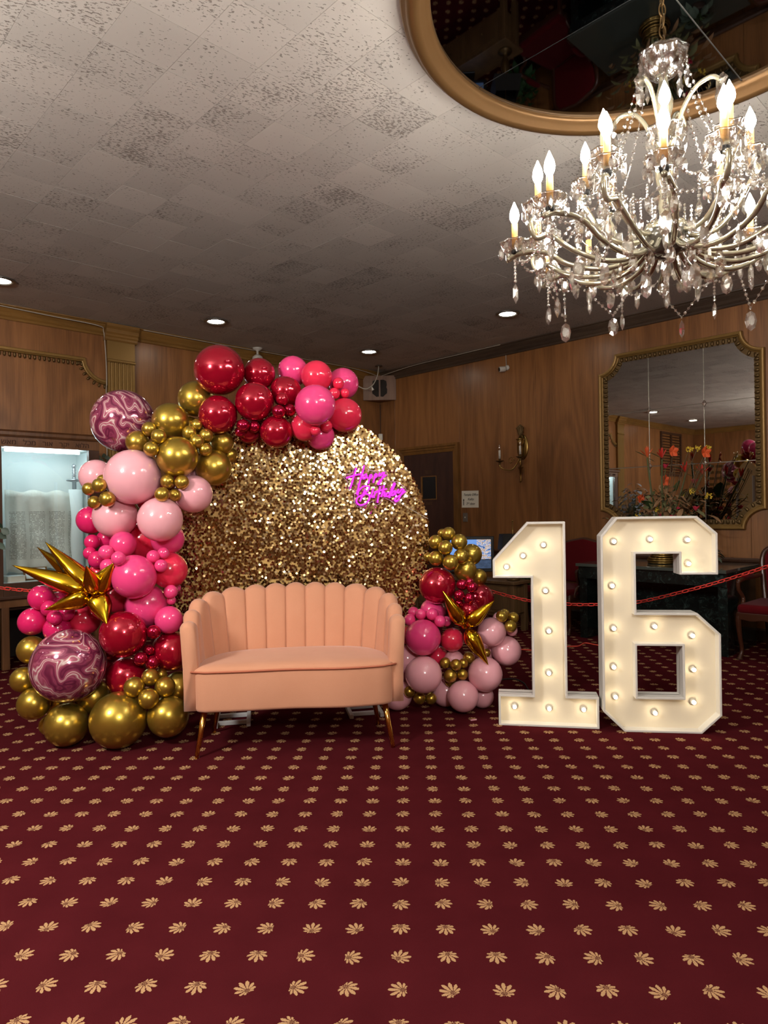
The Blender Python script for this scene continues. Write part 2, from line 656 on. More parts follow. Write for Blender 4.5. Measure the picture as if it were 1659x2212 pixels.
def tile_mat():
    m = mat('fissured_ceiling_tile', S(196, 184, 168), 0.9, spec=0.15)
    N = NT(m)
    g = N.new('ShaderNodeNewGeometry')
    vr = N.new('ShaderNodeVectorRotate', rotation_type='Z_AXIS')
    N.link(g.outputs['Position'], vr.inputs['Vector'])
    vr.inputs['Angle'].default_value = -ROT_R
    p = vr.outputs[0]                                   # x along the right wall (nL), y = nR
    q = N.vmath('DIVIDE', N.vmath('SUBTRACT', p, (-4.489, 0.8834, 0)), (TILE, TILE, 1))
    cell = N.vmath('FLOOR', q)
    wn = N.new('ShaderNodeTexWhiteNoise', noise_dimensions='2D')
    N.link(cell, wn.inputs['Vector'])
    spc = N.new('ShaderNodeSeparateColor')
    N.link(wn.outputs['Color'], spc.inputs[0])
    big = N.noise(g.outputs['Position'], 1.6, 2)
    off = N.vmath('MULTIPLY', wn.outputs['Color'], (40, 40, 0))
    vr2 = N.new('ShaderNodeVectorRotate', rotation_type='Z_AXIS')
    N.link(N.vmath('ADD', p, off), vr2.inputs['Vector'])
    vr2.inputs['Angle'].default_value = 0.25
    stretch = N.mapping(vr2.outputs[0], (1.5, 0.6, 1))
    n1 = N.noise(stretch, 70.0, 3, 0.55)
    lacun = N.noise(N.vmath('ADD', p, off), 5.5, 2)
    dens = N.math('ADD', N.math('MULTIPLY', N.math('POWER', spc.outputs[0], 2.5), 0.10), N.math('MULTIPLY', N.math('SUBTRACT', lacun.outputs['Fac'], 0.5), 0.32))
    thr = N.math('SUBTRACT', 0.655, dens)
    pit = N.new('ShaderNodeMapRange')
    N.link(n1.outputs['Fac'], pit.inputs[0])
    N.link(thr, pit.inputs[1])
    N.link(N.math('ADD', thr, 0.025), pit.inputs[2])
    h = N.math('SUBTRACT', 1.0, pit.outputs[0])
    tint = N.mix(spc.outputs[1], S(190, 186, 179), S(204, 199, 191))
    tint = N.mix(N.math('MULTIPLY', big.outputs['Fac'], 0.35), tint, S(150, 142, 131))
    N.color(N.mix(N.math('MULTIPLY', pit.outputs[0], 0.6), tint, S(92, 82, 72)))  # pit hollows darkened in the colour: painted shade plus slight dirt
    N.bump(h, 1.0, 0.006)
    return m


M['tile'] = tile_mat()
M['slab'] = mat('ceiling_slab', S(60, 55, 50), 0.9)
mb = MB()
q = rect_world(KB - .2, KR + .2, KL - .2, KS + .2)
mb.add([(p.x, p.y, ZC + .016) for p in q] + [(p.x, p.y, ZC + .12) for p in q],
       [(3, 2, 1, 0), (4, 5, 6, 7), (0, 1, 5, 4), (1, 2, 6, 5), (2, 3, 7, 6), (3, 0, 4, 7)])
ceiling = tag(mb.build('ceiling', M['slab']), kind='structure')
tm = MB()
h, c = TILE / 2 - 0.0006, 0.0004
tm.add([(-h + c, -h + c, 0), (h - c, -h + c, 0), (h - c, h - c, 0), (-h + c, h - c, 0), (-h, -h, c), (h, -h, c), (h, h, c), (-h, h, c), (-h, -h, .017), (h, -h, .017), (h, h, .017), (-h, h, .017)],
       [(3, 2, 1, 0), (8, 9, 10, 11)] + [(i, (i + 1) % 4, (i + 1) % 4 + 4, i + 4) for i in range(4)] + [(i + 4, (i + 1) % 4 + 4, (i + 1) % 4 + 8, i + 8) for i in range(4)])
tile_me = tm.mesh('ceiling_tile', M['tile'])
tiles = []
i0 = int(math.floor((KL + 4.489) / TILE)) - 1
for i in range(i0, i0 + int((KS - KL) / TILE) + 4):
    for j in range(int((KB - .8834) / TILE) - 2, int((KR - .8834) / TILE) + 2):
        nl, nr = -4.489 + (i + .5) * TILE, .8834 + (j + .5) * TILE
        if nl > KS + .1 or nl < KL - .1 or nr > KR + .1 or nr < KB - .1:
            continue
        p = nR * nr + nL * nl
        if (p - RING_C).length < RING_R - TILE * 0.75:
            continue
        p.z = ZC
        area = 0
        if p.y > 0.5:
            x, y, z = pix(p)
            if -60 < x < IMW + 60 and -60 < y < 900:
                area = 1.0 / (z * z * z)
        tiles.append((area, p))
tiles.sort(key=lambda t: -t[0])
rest = MB()
Rt = Matrix.Rotation(ROT_R, 4, 'Z')
for k, (area, p) in enumerate(tiles):
    p = p + Vector((0, 0, random.uniform(-0.0003, 0.0003)))
    if k < 290 and area > 0:
        put('ceiling_tile', tile_me, ceiling, loc=p, rot=ROT_R)
    else:
        rest.add([v.co for v in tile_me.vertices], [tuple(f.vertices) for f in tile_me.polygons], Matrix.Translation(p) @ Rt)
tag(rest.build('ceiling_tile_field', M['tile'], ceiling), kind='stuff')

# ------------------------------------------------------------------ walls
def wall(name, org, rz, length, seams, x_start, gm='panel'):
    """local x along the wall, y into the wall, panels as parts"""
    mbw = MB().box(x_start - .1, x_start + length + .1, 0.012, 0.15, -.05, ZC + .05)
    wo = tag(mbw.build(name, M['panel_dark'], loc=org, rot=rz), kind='structure')
    xs = [x_start] + seams + [x_start + length]
    for a, b in zip(xs[:-1], xs[1:]):
        pm = MB().box(a + .0012, b - .0012, 0.0, 0.014, 0.0, ZC - .02)
        put('wall_panel', pm.mesh('wall_panel', M[gm]), wo, bevel=0.0015, seg=1)
    return wo


wallR = wall('wall_right', CORNER, ROT_R, KS - KL, [0.31, 1.534, 2.74, 3.94, 5.144, 6.35, 7.6, 8.8, 10.0, 11.2], 0.0)
wallL = wall('wall_left', CORNER, ROT_L, KR - KB, [-11.0, -9.8, -8.6, -7.4, -6.2, -5.2, -4.13, -2.95, -1.75, -.6], -(KR - KB))
wallB = wall('wall_back', nR * KB + nL * KS, ROT_R + PI, KS - KL, [1.2 * k for k in range(1, 11)], 0.0)
wallS = wall('wall_side', nR * KB + nL * KS, ROT_L + PI, KR - KB, [1.2 * k for k in range(1, 10)], -(KR - KB))

crown_prof = [(0.0, -.135), (-.016, -.135), (-.022, -.128), (-.02, -.112), (-.034, -.098), (-.03, -.09), (-.042, -.07), (-.066, -.042), (-.074, -.03), (-.072, -.02), (-.088, -.012), (-.09, -.002), (0.0, -.002)]
for k, (org, rz, x0, x1, m) in enumerate([(CORNER, ROT_R, 0, KS - KL, 'crown_dark'), (CORNER, ROT_L, -(KR - KB), 0, 'crown'),
                                          (nR * KB + nL * KS, ROT_R + PI, 0, KS - KL, 'crown'), (nR * KB + nL * KS, ROT_L + PI, -(KR - KB), 0, 'crown')]):
    mb = MB().extrude_x([(y, ZC + z) for y, z in crown_prof], x0, x1)
    tag(mb.build('trim_%d' % (k + 1), M[m], loc=org, rot=rz), kind='structure')
# chair rail on the right wall
mb = MB().extrude_x([(0, .70), (-.012, .70), (-.014, .74), (-.028, .755), (-.032, .775), (-.022, .79), (0, .79)], 1.54, KS - KL)
tag(mb.build('trim_5', M['cabdark'], loc=CORNER, rot=ROT_R), kind='structure')
mb = MB().extrude_x([(0, .70), (-.012, .70), (-.014, .74), (-.028, .755), (-.032, .775), (-.022, .79), (0, .79)], -3.8, 0)
tag(mb.build('trim_6', M['cabdark'], loc=CORNER, rot=ROT_L), kind='structure')
for k, (org, rz, x0, x1) in enumerate([(CORNER, ROT_R, 1.54, KS - KL), (CORNER, ROT_L, -3.83, 0)]):
    mb = MB().extrude_x([(0, 0), (-.018, 0), (-.018, .10), (-.008, .12), (0, .12)], x0, x1)
    tag(mb.build('baseboard_' + ('right', 'left')[k], M['cabdark'], loc=org, rot=rz), kind='structure')

# ------------------------------------------------------------------ left wall: pilaster and gilt moulding
def pilaster(u0, u1, label):
    t = empty('pilaster', WL((u0 + u1) / 2, 0), ROT_L, label, 'pilaster')
    hw = (u1 - u0) / 2
    poly = [(-hw, 0.0), (-hw, -.05)]
    nf = 6
    fw = 2 * (hw - .02) / nf
    for k in range(nf):
        x = -hw + .02 + k * fw
        poly += [(x, -.05)] + [(x + fw * (.12 + .76 * s / 6), -.05 + .016 * math.sin(PI * s / 6)) for s in range(7)]
    poly += [(hw, -.05), (hw, 0.0)]
    mb = MB()
    n = len(poly)
    mb.add([(x, y, 0.3) for x, y in poly] + [(x, y, 2.98) for x, y in poly], [(i, (i + 1) % n, (i + 1) % n + n, i + n) for i in range(n)])
    mb.build('fluted_shaft', M['gilt'], t)
    MB().box(-hw - .02, hw + .02, -.075, 0, 0, .3).build('plinth', M['crown'], t, bevel=.006)
    MB().extrude_x([(0, 2.97), (-.058, 2.97), (-.066, 2.98), (-.066, 2.995), (-.052, 3.005), (-.052, 3.2), (0, 3.2)], -hw - .004, hw + .004).build('capital_block', M['gilt'], t)
    MB().extrude_x([(0, 3.2), (-.056, 3.2), (-.07, 3.215), (-.07, 3.235), (-.085, 3.25), (-.085, 3.268), (-.10, 3.285), (-.105, 3.32), (-.125, 3.345), (-.125, 3.375), (0, 3.375)], -hw - .03, hw + .03).build('cornice', M['crown'], t)
    return t


pilaster(-4.13, -3.831, 'fluted gilt wood pilaster beside the lit display cabinet')
pilaster(-7.75, -7.45, 'fluted gilt wood pilaster on the far side of the display cabinet')


def sweep_profile(path, prof, closed=False):
    """sweep a (offset, depth) profile along a 2-d path (x, z); depth = -y"""
    mbx = MB()
    n = len(path)
    k = len(prof)
    vs = []
    for i in range(n):
        a = path[(i - 1) % n] if (closed or i) else path[i]
        b = path[(i + 1) % n] if (closed or i < n - 1) else path[i]
        p = Vector(path[i])
        d1 = (p - Vector(a)).normalized() if p != Vector(a) else (Vector(b) - p).normalized()
        d2 = (Vector(b) - p).normalized() if p != Vector(b) else d1
        t = (d1 + d2).normalized()
        nn = Vector((-t.y, t.x))
        sc = 1.0 / max(0.45, abs(nn.dot(Vector((-d1.y, d1.x)))))
        for o, dep in prof:
            vs.append((p.x + nn.x * o * sc, -dep, p.y + nn.y * o * sc))
    fs = []
    for i in range(n if closed else n - 1):
        j = (i + 1) % n
        for s in range(k):
            s2 = (s + 1) % k
            fs.append((i * k + s, i * k + s2, j * k + s2, j * k + s))
    if not closed:
        fs += [tuple(range(k)), tuple(range((n - 1) * k, n * k))]
    return mbx.add(vs, fs)


def resample(path, step, closed=False):
    pts = [Vector(p) for p in path]
    if closed:
        pts.append(pts[0])
    out, acc = [], 0.0
    for a, b in zip(pts[:-1], pts[1:]):
        L = (b - a).length
        while acc < L:
            out.append((a + (b - a) * (acc / L), (b - a).normalized()))
            acc += step
        acc -= L
    return out


def egg_and_dart(path, off, size, dep, closed):
    mbx = MB()
    for p, t in resample(path, size * 1.15, closed):
        nn = Vector((-t.y, t.x))
        c = p + nn * off
        Mx = Matrix.Translation((c.x, -dep, c.y)) @ Matrix.Rotation(-math.atan2(t.y, t.x), 4, 'Y')
        prof = [(max(1e-6, math.sin(PI * k / 5)) * size * .5, -math.cos(PI * k / 5) * size * .5) for k in range(6)]
        mbx.lathe(prof, 6, Mx @ Matrix.Diagonal((.72, .6, 1.25, 1)))
    return mbx


# raised panel moulding with scooped corners between the two pilasters
t = empty('panel_moulding', WL(0, 0), ROT_L, 'gilt panel moulding with beaded edge and scooped corner high on the wood wall', 'moulding')
r = .215
cR = (-4.135, 2.985)
arcR = [(cR[0] - r * math.cos(a), cR[1] - r * math.sin(a)) for a in [PI / 2 * k / 9 for k in range(10)]]
cL = (-7.445, 2.985)
arcL = [(cL[0] + r * math.cos(a), cL[1] - r * math.sin(a)) for a in [PI / 2 * (1 - k / 9) for k in range(10)]]
pth = arcL + arcR
sweep_profile(pth, [(.0, 0), (.0, .02), (-.008, .03), (-.03, .03), (-.036, .022), (-.045, .018), (-.05, 0)]).build('moulding_band', M['gilt'], t)
o = egg_and_dart(pth, -.07, .04, .012, False).build('bead_edging', M['gilt_dark'], t, smooth=True)
tag(o, kind='stuff')

# ------------------------------------------------------------------ right wall: door, sign, switch, sconce
dr = tag(MB().box(.49, 1.42, -.006, 0.0, 0, 2.105).build('door_1', M['door'], loc=CORNER, rot=ROT_R), kind='structure')
MB().box(.855, 1.105, -.010, -.004, 1.465, 1.775).build('vision_panel_pane', mat('dark_window', S(14, 15, 18), 0.08), dr)
mb = MB().box(.83, .857, -.022, -.004, 1.455, 1.785).box(1.105, 1.117, -.012, -.004, 1.455, 1.785)
mb.box(.857, 1.105, -.012, -.004, 1.775, 1.787).box(.857, 1.105, -.012, -.004, 1.453, 1.465)
mb.build('vision_panel_frame', M['doorframe'], dr)
MB().box(.90, 1.03, -.009, -.004, 1.82, 1.87).build('door_plaque', M['cabdark'], dr)
MB().box(.90, 1.03, -.009, -.004, 1.38, 1.42).build('door_plaque', M['cabdark'], dr)
frp = [(0.0, 0.0), (0.0, .012), (.03, .02), (.04, .02), (.045, .03), (.075, .034), (.08, .046), (.112, .05), (.115, .0)]
sweep_profile([(.49, 0), (.49, 2.105), (1.42, 2.105), (1.42, 0)], frp).build('door_frame', M['doorframe'], dr)
lv = MB()
lv.tube([(.54, -.008, 1.02), (.54, -.055, 1.02)], .012, 8).tube([(.535, -.055, 1.02), (.66, -.058, 1.02)], .01, 8)
lv.build('door_handle', M['brass'], dr, smooth=True)

t = empty('paper_sign', WR(1.698, 1.332), ROT_R, 'white paper sign with black calligraphy and arrow taped beside the door', 'sign')
t.rotation_euler = (0, math.radians(.8), ROT_R)
mb = MB()
mb.add([(-.1425, -.001, 0), (.1425, -.001, 0), (.143, -.002, .224), (-.1425, -.001, .224), (-.1425, 0.0, 0), (.1425, 0.0, 0), (.143, -.001, .224), (-.1425, 0.0, .224)],
       [(0, 1, 2, 3), (7, 6, 5, 4), (0, 4, 5, 1), (2, 6, 7, 3), (1, 5, 6, 2), (3, 7, 4, 0)])
mb.build('sheet', M['paper'], t)
for s, sz, x, z in (('Temple Office', .043, .012, .158), ('Kathy', .043, .012, .098), ('2', .043, -.052, .038), ('nd', .024, -.026, .054), ('door', .043, .04, .038)):
    put('lettering', text_mesh(s, sz, M['ink'], 'lettering', 0.0004, 0.28), t, loc=(x, -.0032, z), rot=(PI / 2, 0, 0))
MB().prism([(-.113, .03), (-.103, .03), (-.103, .095), (-.095, .095), (-.108, .118), (-.121, .095), (-.113, .095)], -.0034, -.0026).build('arrow', M['ink'], t)

t = empty('light_switch', WR(1.615, 1.143), ROT_R, 'steel light switch plate under the paper sign', 'switch')
MB().box(-.04, .04, -.006, 0, 0, .118).build('plate', M['grey_metal'], t, bevel=.002)
MB().box(-.006, .006, -.018, -.004, .05, .068).build('toggle', M['white_plastic'], t, bevel=.002)

# security camera with conduit
t = empty('security_camera', WR(2.29, 3.06), ROT_R, 'small white bullet security camera on the wood wall under the crown', 'camera')
MB().tube([(.012, -.015, .32), (.03, -.012, .2), (.035, -.012, .06)], .006, 6).build('conduit', M['cable_white'], t, smooth=True)
MB().lathe([(.001, 0), (.03, 0), (.034, .006), (.03, .02), (.001, .022)], 16, Matrix.Translation((.045, 0, .03)) @ Matrix.Rotation(PI / 2, 4, 'X')).build('mount', M['white_plastic'], t, smooth=True)
Mx = Matrix.Translation((.03, -.03, .015)) @ Matrix.Rotation(-.55, 4, 'Z') @ Matrix.Rotation(PI / 2 + .12, 4, 'X')
MB().lathe([(.001, 0), (.03, 0), (.034, .01), (.034, .075), (.03, .082)], 16, Mx).build('housing', M['white_plastic'], t, smooth=True)
MB().lathe([(.001, .078), (.026, .078), (.026, .084), (.001, .085)], 16, Mx).build('lens', M['black'], t, smooth=True)

# motion sensor in the corner
t = empty('motion_sensor', WR(.03, 2.36, .03), WANG + PI / 4, 'small white motion sensor box in the room corner', 'sensor')
MB().box(-.032, .032, -.045, .012, 0, .105).build('case', M['white_plastic'], t, bevel=.008)
MB().box(-.02, .02, -.049, -.044, .03, .075).build('lens_window', M['paper'], t, bevel=.004)
MB().tube([(0, .0, .1), (0, .008, .55)], .004, 6).build('cable', M['cable_black'], t)

# corner loudspeaker: triangular box across the corner
bis = math.atan2(nR.y - nL.y, nR.x - nL.x)
sp = empty('corner_speaker', CORNER + Vector((0, 0, 2.94)), bis - PI / 2, 'brown triangular loudspeaker box with two dark grilles across the corner', 'speaker')
hw = .245
MB().add([(-hw, -.26, 0), (hw, -.26, 0), (0.03, -.045, 0), (-.03, -.045, 0), (-hw, -.26, .365), (hw, -.26, .365), (0.03, -.045, .365), (-.03, -.045, .365)],
         [(3, 2, 1, 0), (4, 5, 6, 7), (0, 1, 5, 4), (1, 2, 6, 5), (2, 3, 7, 6), (3, 0, 4, 7)]).build('box', wood('speaker_wood', S(96, 66, 48), S(134, 98, 74), .55), sp, bevel=.004)
for s in (-1, 1):
    poly = [(s * .012, .055), (s * .05, .05), (s * .075, .075), (s * .108, .10), (s * .112, .16), (s * .098, .19), (s * .108, .225), (s * .1, .28), (s * .06, .30), (s * .012, .30)]
    if s > 0:
        poly = poly[::-1]
    MB().prism(poly, -.265, -.258).build('grille', mat('speaker_cloth', S(46, 40, 36), .95), sp)

# ------------------------------------------------------------------ sconce on the right wall
sc = empty('wall_sconce', WR(2.545, 1.63), ROT_R, 'antique brass wall sconce with two white candle arms and feather plume', 'sconce')
MB().lathe([(.001, -.012), (.075, -.012), (.082, -.006), (.082, 0), (.001, 0)], 24, Matrix.Translation((0, 0, .44)) @ Matrix.Diagonal((1, 1, 1.9, 1)) @ Matrix.Rotation(-PI / 2, 4, 'X')).build('backplate', M['brass'], sc, smooth=True)
st = MB()
st.lathe([(.001, 0), (.008, .004), (.013, .02), (.006, .04), (.011, .052), (.005, .064), (.010, .076), (.006, .088), (.012, .10), (.02, .17), (.034, .185), (.034, .192), (.012, .196), (.010, .3), (.016, .34), (.012, .42), (.03, .47), (.045, .505), (.038, .515), (.05, .53), (.052, .54), (.02, .55), (.018, .57)], 14, Matrix.Translation((0, -.055, 0)))
st.build('torch_stem', M['brass'], sc, smooth=True)
for k in range(7):
    a = (k - 3) * .13
    pth = [(0, -.05, .56), (math.sin(a) * .06, -.05 - .01 * (k % 2), .61), (math.sin(a) * .10, -.052, .66 + .012 * (3 - abs(k - 3))), (math.sin(a) * .125 + .006 * math.copysign(1, a or 1), -.06, .682 + .012 * (3 - abs(k - 3)))]
    MB().tube(smooth_path(pth, 4), [.006 + .006 * math.sin(PI * i / 12) for i in range(13)], 6, flat=.5).build('feather', M['gilt_dark'], sc, smooth=True)
for s, dx, dy, dz in ((-1, -.245, -.15, .245), (1, .09, -.19, .275)):
    arm = [(0, -.055, .42), (s * .01, -.06, .30), (dx * .35, -.055 + (dy + .055) * .45, .17), (dx * .72, -.055 + (dy + .055) * .8, .165), (dx * .97, dy, .20), (dx, dy, dz - .01)]
    MB().tube(smooth_path(arm, 6), .008, 7).build('arm', M['brass'], sc, smooth=True)
    scr = [(dx * .45 + .05 * math.cos(a) * (1 - a / 9), -.055 + (dy + .055) * .5, .27 + .055 * math.sin(a) * (1 - a / 9)) for a in [k * .5 for k in range(15)]]
    MB().tube(scr, .004, 6).build('scroll', M['brass'], sc, smooth=True)
    MB().lathe([(.001, dz - .02), (.01, dz - .015), (.016, dz), (.01, dz + .01), (.05, dz + .03), (.055, dz + .036), (.012, dz + .034), (.014, dz + .06)], 16, Matrix.Translation((dx, dy, 0))).build('drip_pan', M['gilt_dark'], sc, smooth=True)
    MB().lathe([(.001, dz + .055), (.0135, dz + .055), (.0135, dz + .165), (.001, dz + .166)], 12, Matrix.Translation((dx, dy, 0))).build('candle_sleeve', M['white_plastic'], sc, smooth=True)
    MB().lathe([(.001, dz + .166), (.008, dz + .168), (.016, dz + .195), (.012, dz + .222), (.003, dz + .245), (.001, dz + .247)], 10, Matrix.Translation((dx, dy, 0))).build('bulb', M['crystal'], sc, smooth=True)

# ------------------------------------------------------------------ large wall mirror
MW, MHT = 1.70, 1.926
mx0, mz0, mr = 3.592, 1.068, .195
wm = empty('wall_mirror', WR(mx0 + MW / 2, mz0), ROT_R, 'large scooped-corner wall mirror with gilt beaded frame and nine panes', 'mirror')


def scooped(x0, x1, z0, z1, r, n=8):
    bl = [(x0 + r * math.cos(a), z0 + r * math.sin(a)) for a in [PI / 2 * k / n for k in range(n + 1)]]
    tl = [(x0 + r * math.sin(a), z1 - r * math.cos(a)) for a in [PI / 2 * k / n for k in range(n + 1)]]
    tr = [(x1 - r * math.cos(a), z1 - r * math.sin(a)) for a in [PI / 2 * k / n for k in range(n + 1)]]
    br = [(x1 - r * math.sin(a), z0 + r * math.cos(a)) for a in [PI / 2 * k / n for k in range(n + 1)]]
    return bl + tl + tr + br


X0, X1 = -MW / 2, MW / 2
outer = scooped(X0, X1, 0, MHT, mr)
sweep_profile(outer, [(0, 0), (0, .035), (-.006, .048), (-.018, .05), (-.03, .045), (-.04, .03), (-.048, .024), (-.052, .0)], True).build('frame', M['gilt'], wm)
inner = scooped(X0 + .062, X1 - .062, .062, MHT - .062, mr)
tag(egg_and_dart(outer, -.072, .046, .014, True).build('bead_edging', M['gilt_dark'], wm, smooth=True), kind='stuff')
sweep_profile(outer, [(-.046, 0), (-.046, .014), (-.098, .010), (-.098, .0)], True).build('inner_frame', M['gilt_dark'], wm)


def clip(poly, axis, val, keep_less):
    out = []
    n = len(poly)
    for i in range(n):
        a, b = poly[i], poly[(i + 1) % n]
        ia = (a[axis] <= val) == keep_less
        ib = (b[axis] <= val) == keep_less
        if ia:
            out.append(a)
        if ia != ib:
            t_ = (val - a[axis]) / (b[axis] - a[axis])
            out.append((a[0] + (b[0] - a[0]) * t_, a[1] + (b[1] - a[1]) * t_))
    return out


ins = scooped(X0 + .07, X1 - .07, .07, MHT - .07, mr)
xs = [X0, 4.158 - mx0 + X0, 4.727 - mx0 + X0, X1]
zs = [0, 1.735 - mz0, 2.338 - mz0, MHT]
for a in range(3):
    for b in range(3):
        po = clip(clip(clip(clip(ins, 0, xs[a] + .0045, False), 0, xs[a + 1] - .0045, True), 1, zs[b] + .0045, False), 1, zs[b + 1] - .0045, True)
        MB().prism(po, -.009, -.004).build('mirror_pane', M['mirror'], wm)
MB().prism(ins, -.0035, -.001).build('backing', mat('mirror_joint_silver', S(140, 134, 124), .3, .7), wm)
for a in (1, 2):
    for b in (1, 2):
        MB().lathe([(.026, 0), (.018, .006), (.001, .008)], 4, Matrix.Translation((xs[a], -.009, zs[b])) @ Matrix.Diagonal((1, 1, 1.5, 1)) @ Matrix.Rotation(PI / 2, 4, 'X')).build('diamond_rosette', M['crystal'], wm)

# ------------------------------------------------------------------ things on the back wall that the mirror shows
t = empty('louvred_shutter', WL(-10.4, 2.15), ROT_L, 'dark wood louvred shutter hung high on the panelled wall, seen in the mirror', 'shutter')
MB().box(-.62, -.56, -.04, 0, 0, 1.0).box(.56, .62, -.04, 0, 0, 1.0).box(-.03, .03, -.04, 0, 0, 1.0).box(-.62, .62, -.04, 0, -.06, 0).box(-.62, .62, -.04, 0, 1.0, 1.06).build('shutter_frame', M['cabdark'], t)
slat = MB().box(-.26, .26, -.02, .02, -.004, .004, Matrix.Rotation(.7, 4, 'X')).mesh('slat', M['cabdark'])
for k in range(14):
    for sx in (-.295, .295):
        put('slat', slat, t, loc=(sx, -.025, .04 + k * .07))
pl_me = MB().box(-.075, .075, -.012, 0, -.035, .035).mesh('brass_plaque', M['gilt_dark'])
for a in range(4):
    for b in range(7):
        o = put('brass_plaque', pl_me, None, loc=nR * KB + nL * (-6.9 + a * .2) + Vector((0, 0, 1.4 + b * .16)), rot=ROT_R + PI)
        tag(o, 'small brass name plaque in the grid on the back wall, seen in the mirror', 'plaque', 'memorial plaques on the back wall')

# crown of wires
mb = MB().tube(smooth_path([WL(-5.25, ZC - .03, .10), WL(-4.7, ZC - .045, .10), WL(-4.25, ZC - .06, .11), WL(-4.17, ZC - .10, .05), WL(-4.15, 3.1, .04), WL(-4.145, 2.9, .047), WL(-4.145, 2.72, .047), WL(-4.14, 2.6, .02), WL(-4.14, 1.6, .012)], 8), .006, 6)
tag(mb.build('wall_cable', M['cable_white'], smooth=True), 'thin white cable hanging down beside the fluted pilaster', 'cable')
mb = MB().tube(smooth_path([WL(-3.75, ZC - .02, .11), WL(-2.8, ZC - .025, .11), WL(-1.6, ZC - .02, .115), WL(-.6, ZC - .03, .12), WL(-.16, ZC - .09, .16), WR(.16, ZC - .09, .16), WR(.8, ZC - .03, .12), WR(1.7, ZC - .018, .11), WR(2.3, ZC - .012, .10)], 8), .005, 6)
tag(mb.build('ceiling_cable', M['cable_white'], smooth=True), 'thin white cable strung along the crown moulding around the corner', 'cable')
t = empty('hanging_plug_cable', on_z(818, 790, ZC), 0, 'white cable with a plug dangling from a ceiling plate before the corner speaker', 'cable')
pp = [on_z(818, 790, ZC)]
Y0 = pp[0].y
pts = [at_depth(x, y, Y0) for x, y in ((818, 790), (816, 808), (808, 828), (797, 838), (787, 840), (772, 833), (762, 826))]
rel = [p - pp[0] for p in smooth_path(pts, 6)]
MB().tube(rel, .008, 6).build('cord', M['cable_white'], t, smooth=True)
a_, b_ = at_depth(803, 836, Y0) - pp[0], at_depth(806, 843, Y0) - pp[0]
MB().tube([a_, (a_ + b_) / 2, b_], [.006, .012, .02], 8).build('plug', M['white_plastic'], t, smooth=True)
MB().lathe([(.001, 0), (.05, 0), (.055, -.008), (.001, -.01)], 20).build('ceiling_plate', M['crown_dark'], t, smooth=True)

# ------------------------------------------------------------------ recessed ceiling lamps
trim_me = MB().lathe([(.085, -.002), (.092, -.012), (.112, -.016), (.126, -.008), (.128, 0), (.085, 0)][::1] + [(.085, -.002)], 28).mesh('trim_ring', M['grey_metal'], True)
lamp_me = MB().lathe([(.001, -.004), (.087, -.004), (.087, -.001), (.001, -.001)], 24).mesh('lamp_disc', M['lamp'])


def downlight(nr, nl, label, group=None):
    p = nR * nr + nL * nl
    t_ = empty('recessed_ceiling_lamp', (p.x, p.y, ZC - .001), 0, label, 'ceiling lamp', group)
    put('trim_ring', trim_me, t_)
    put('lamp_disc', lamp_me, t_)


downlight(1.72, -6.58, 'lit recessed ceiling lamp above the scroll display cabinet')
downlight(3.79, -6.48, 'lit recessed ceiling lamp near the fluted pilaster')
downlight(5.99, -6.42, 'lit recessed ceiling lamp before the corner speaker')
downlight(5.96, -4.22, 'lit recessed ceiling lamp over the wall sconce')
downlight(5.88, -2.06, 'lit recessed ceiling lamp over the wall mirror, behind the chandelier')
for nr, nl in ((5.88, .1), (5.88, 2.3), (-.4, -6.5), (-2.6, -6.5), (-3.7, -4.3), (-3.7, -2.1), (-3.7, .1), (-3.7, 2.3), (1.6, 4.2), (3.7, 4.2), (-.6, 4.2)):
    downlight(nr, nl, 'lit recessed ceiling lamp in the part of the hall beyond the picture', 'recessed lamps behind the photographer')

# ceiling dome camera
p = on_z(556, 752, ZC)
t = empty('dome_camera', (p.x, p.y, ZC), 0, 'white ceiling-mounted pendant camera above the red balloons', 'camera')
MB().lathe([(.001, 0), (.062, 0), (.06, -.012), (.03, -.03), (.014, -.04), (.014, -.085), (.001, -.085)], 20).build('mount', M['white_plastic'], t, smooth=True)
MB().lathe([(.001, -.08), (.03, -.085), (.062, -.11), (.068, -.14), (.06, -.165), (.001, -.166)], 20).build('housing', M['white_plastic'], t, smooth=True)
MB().lathe([(.052, -.165), (.045, -.19), (.02, -.208), (.001, -.21)], 20).build('dome', M['crystal'], t, smooth=True)

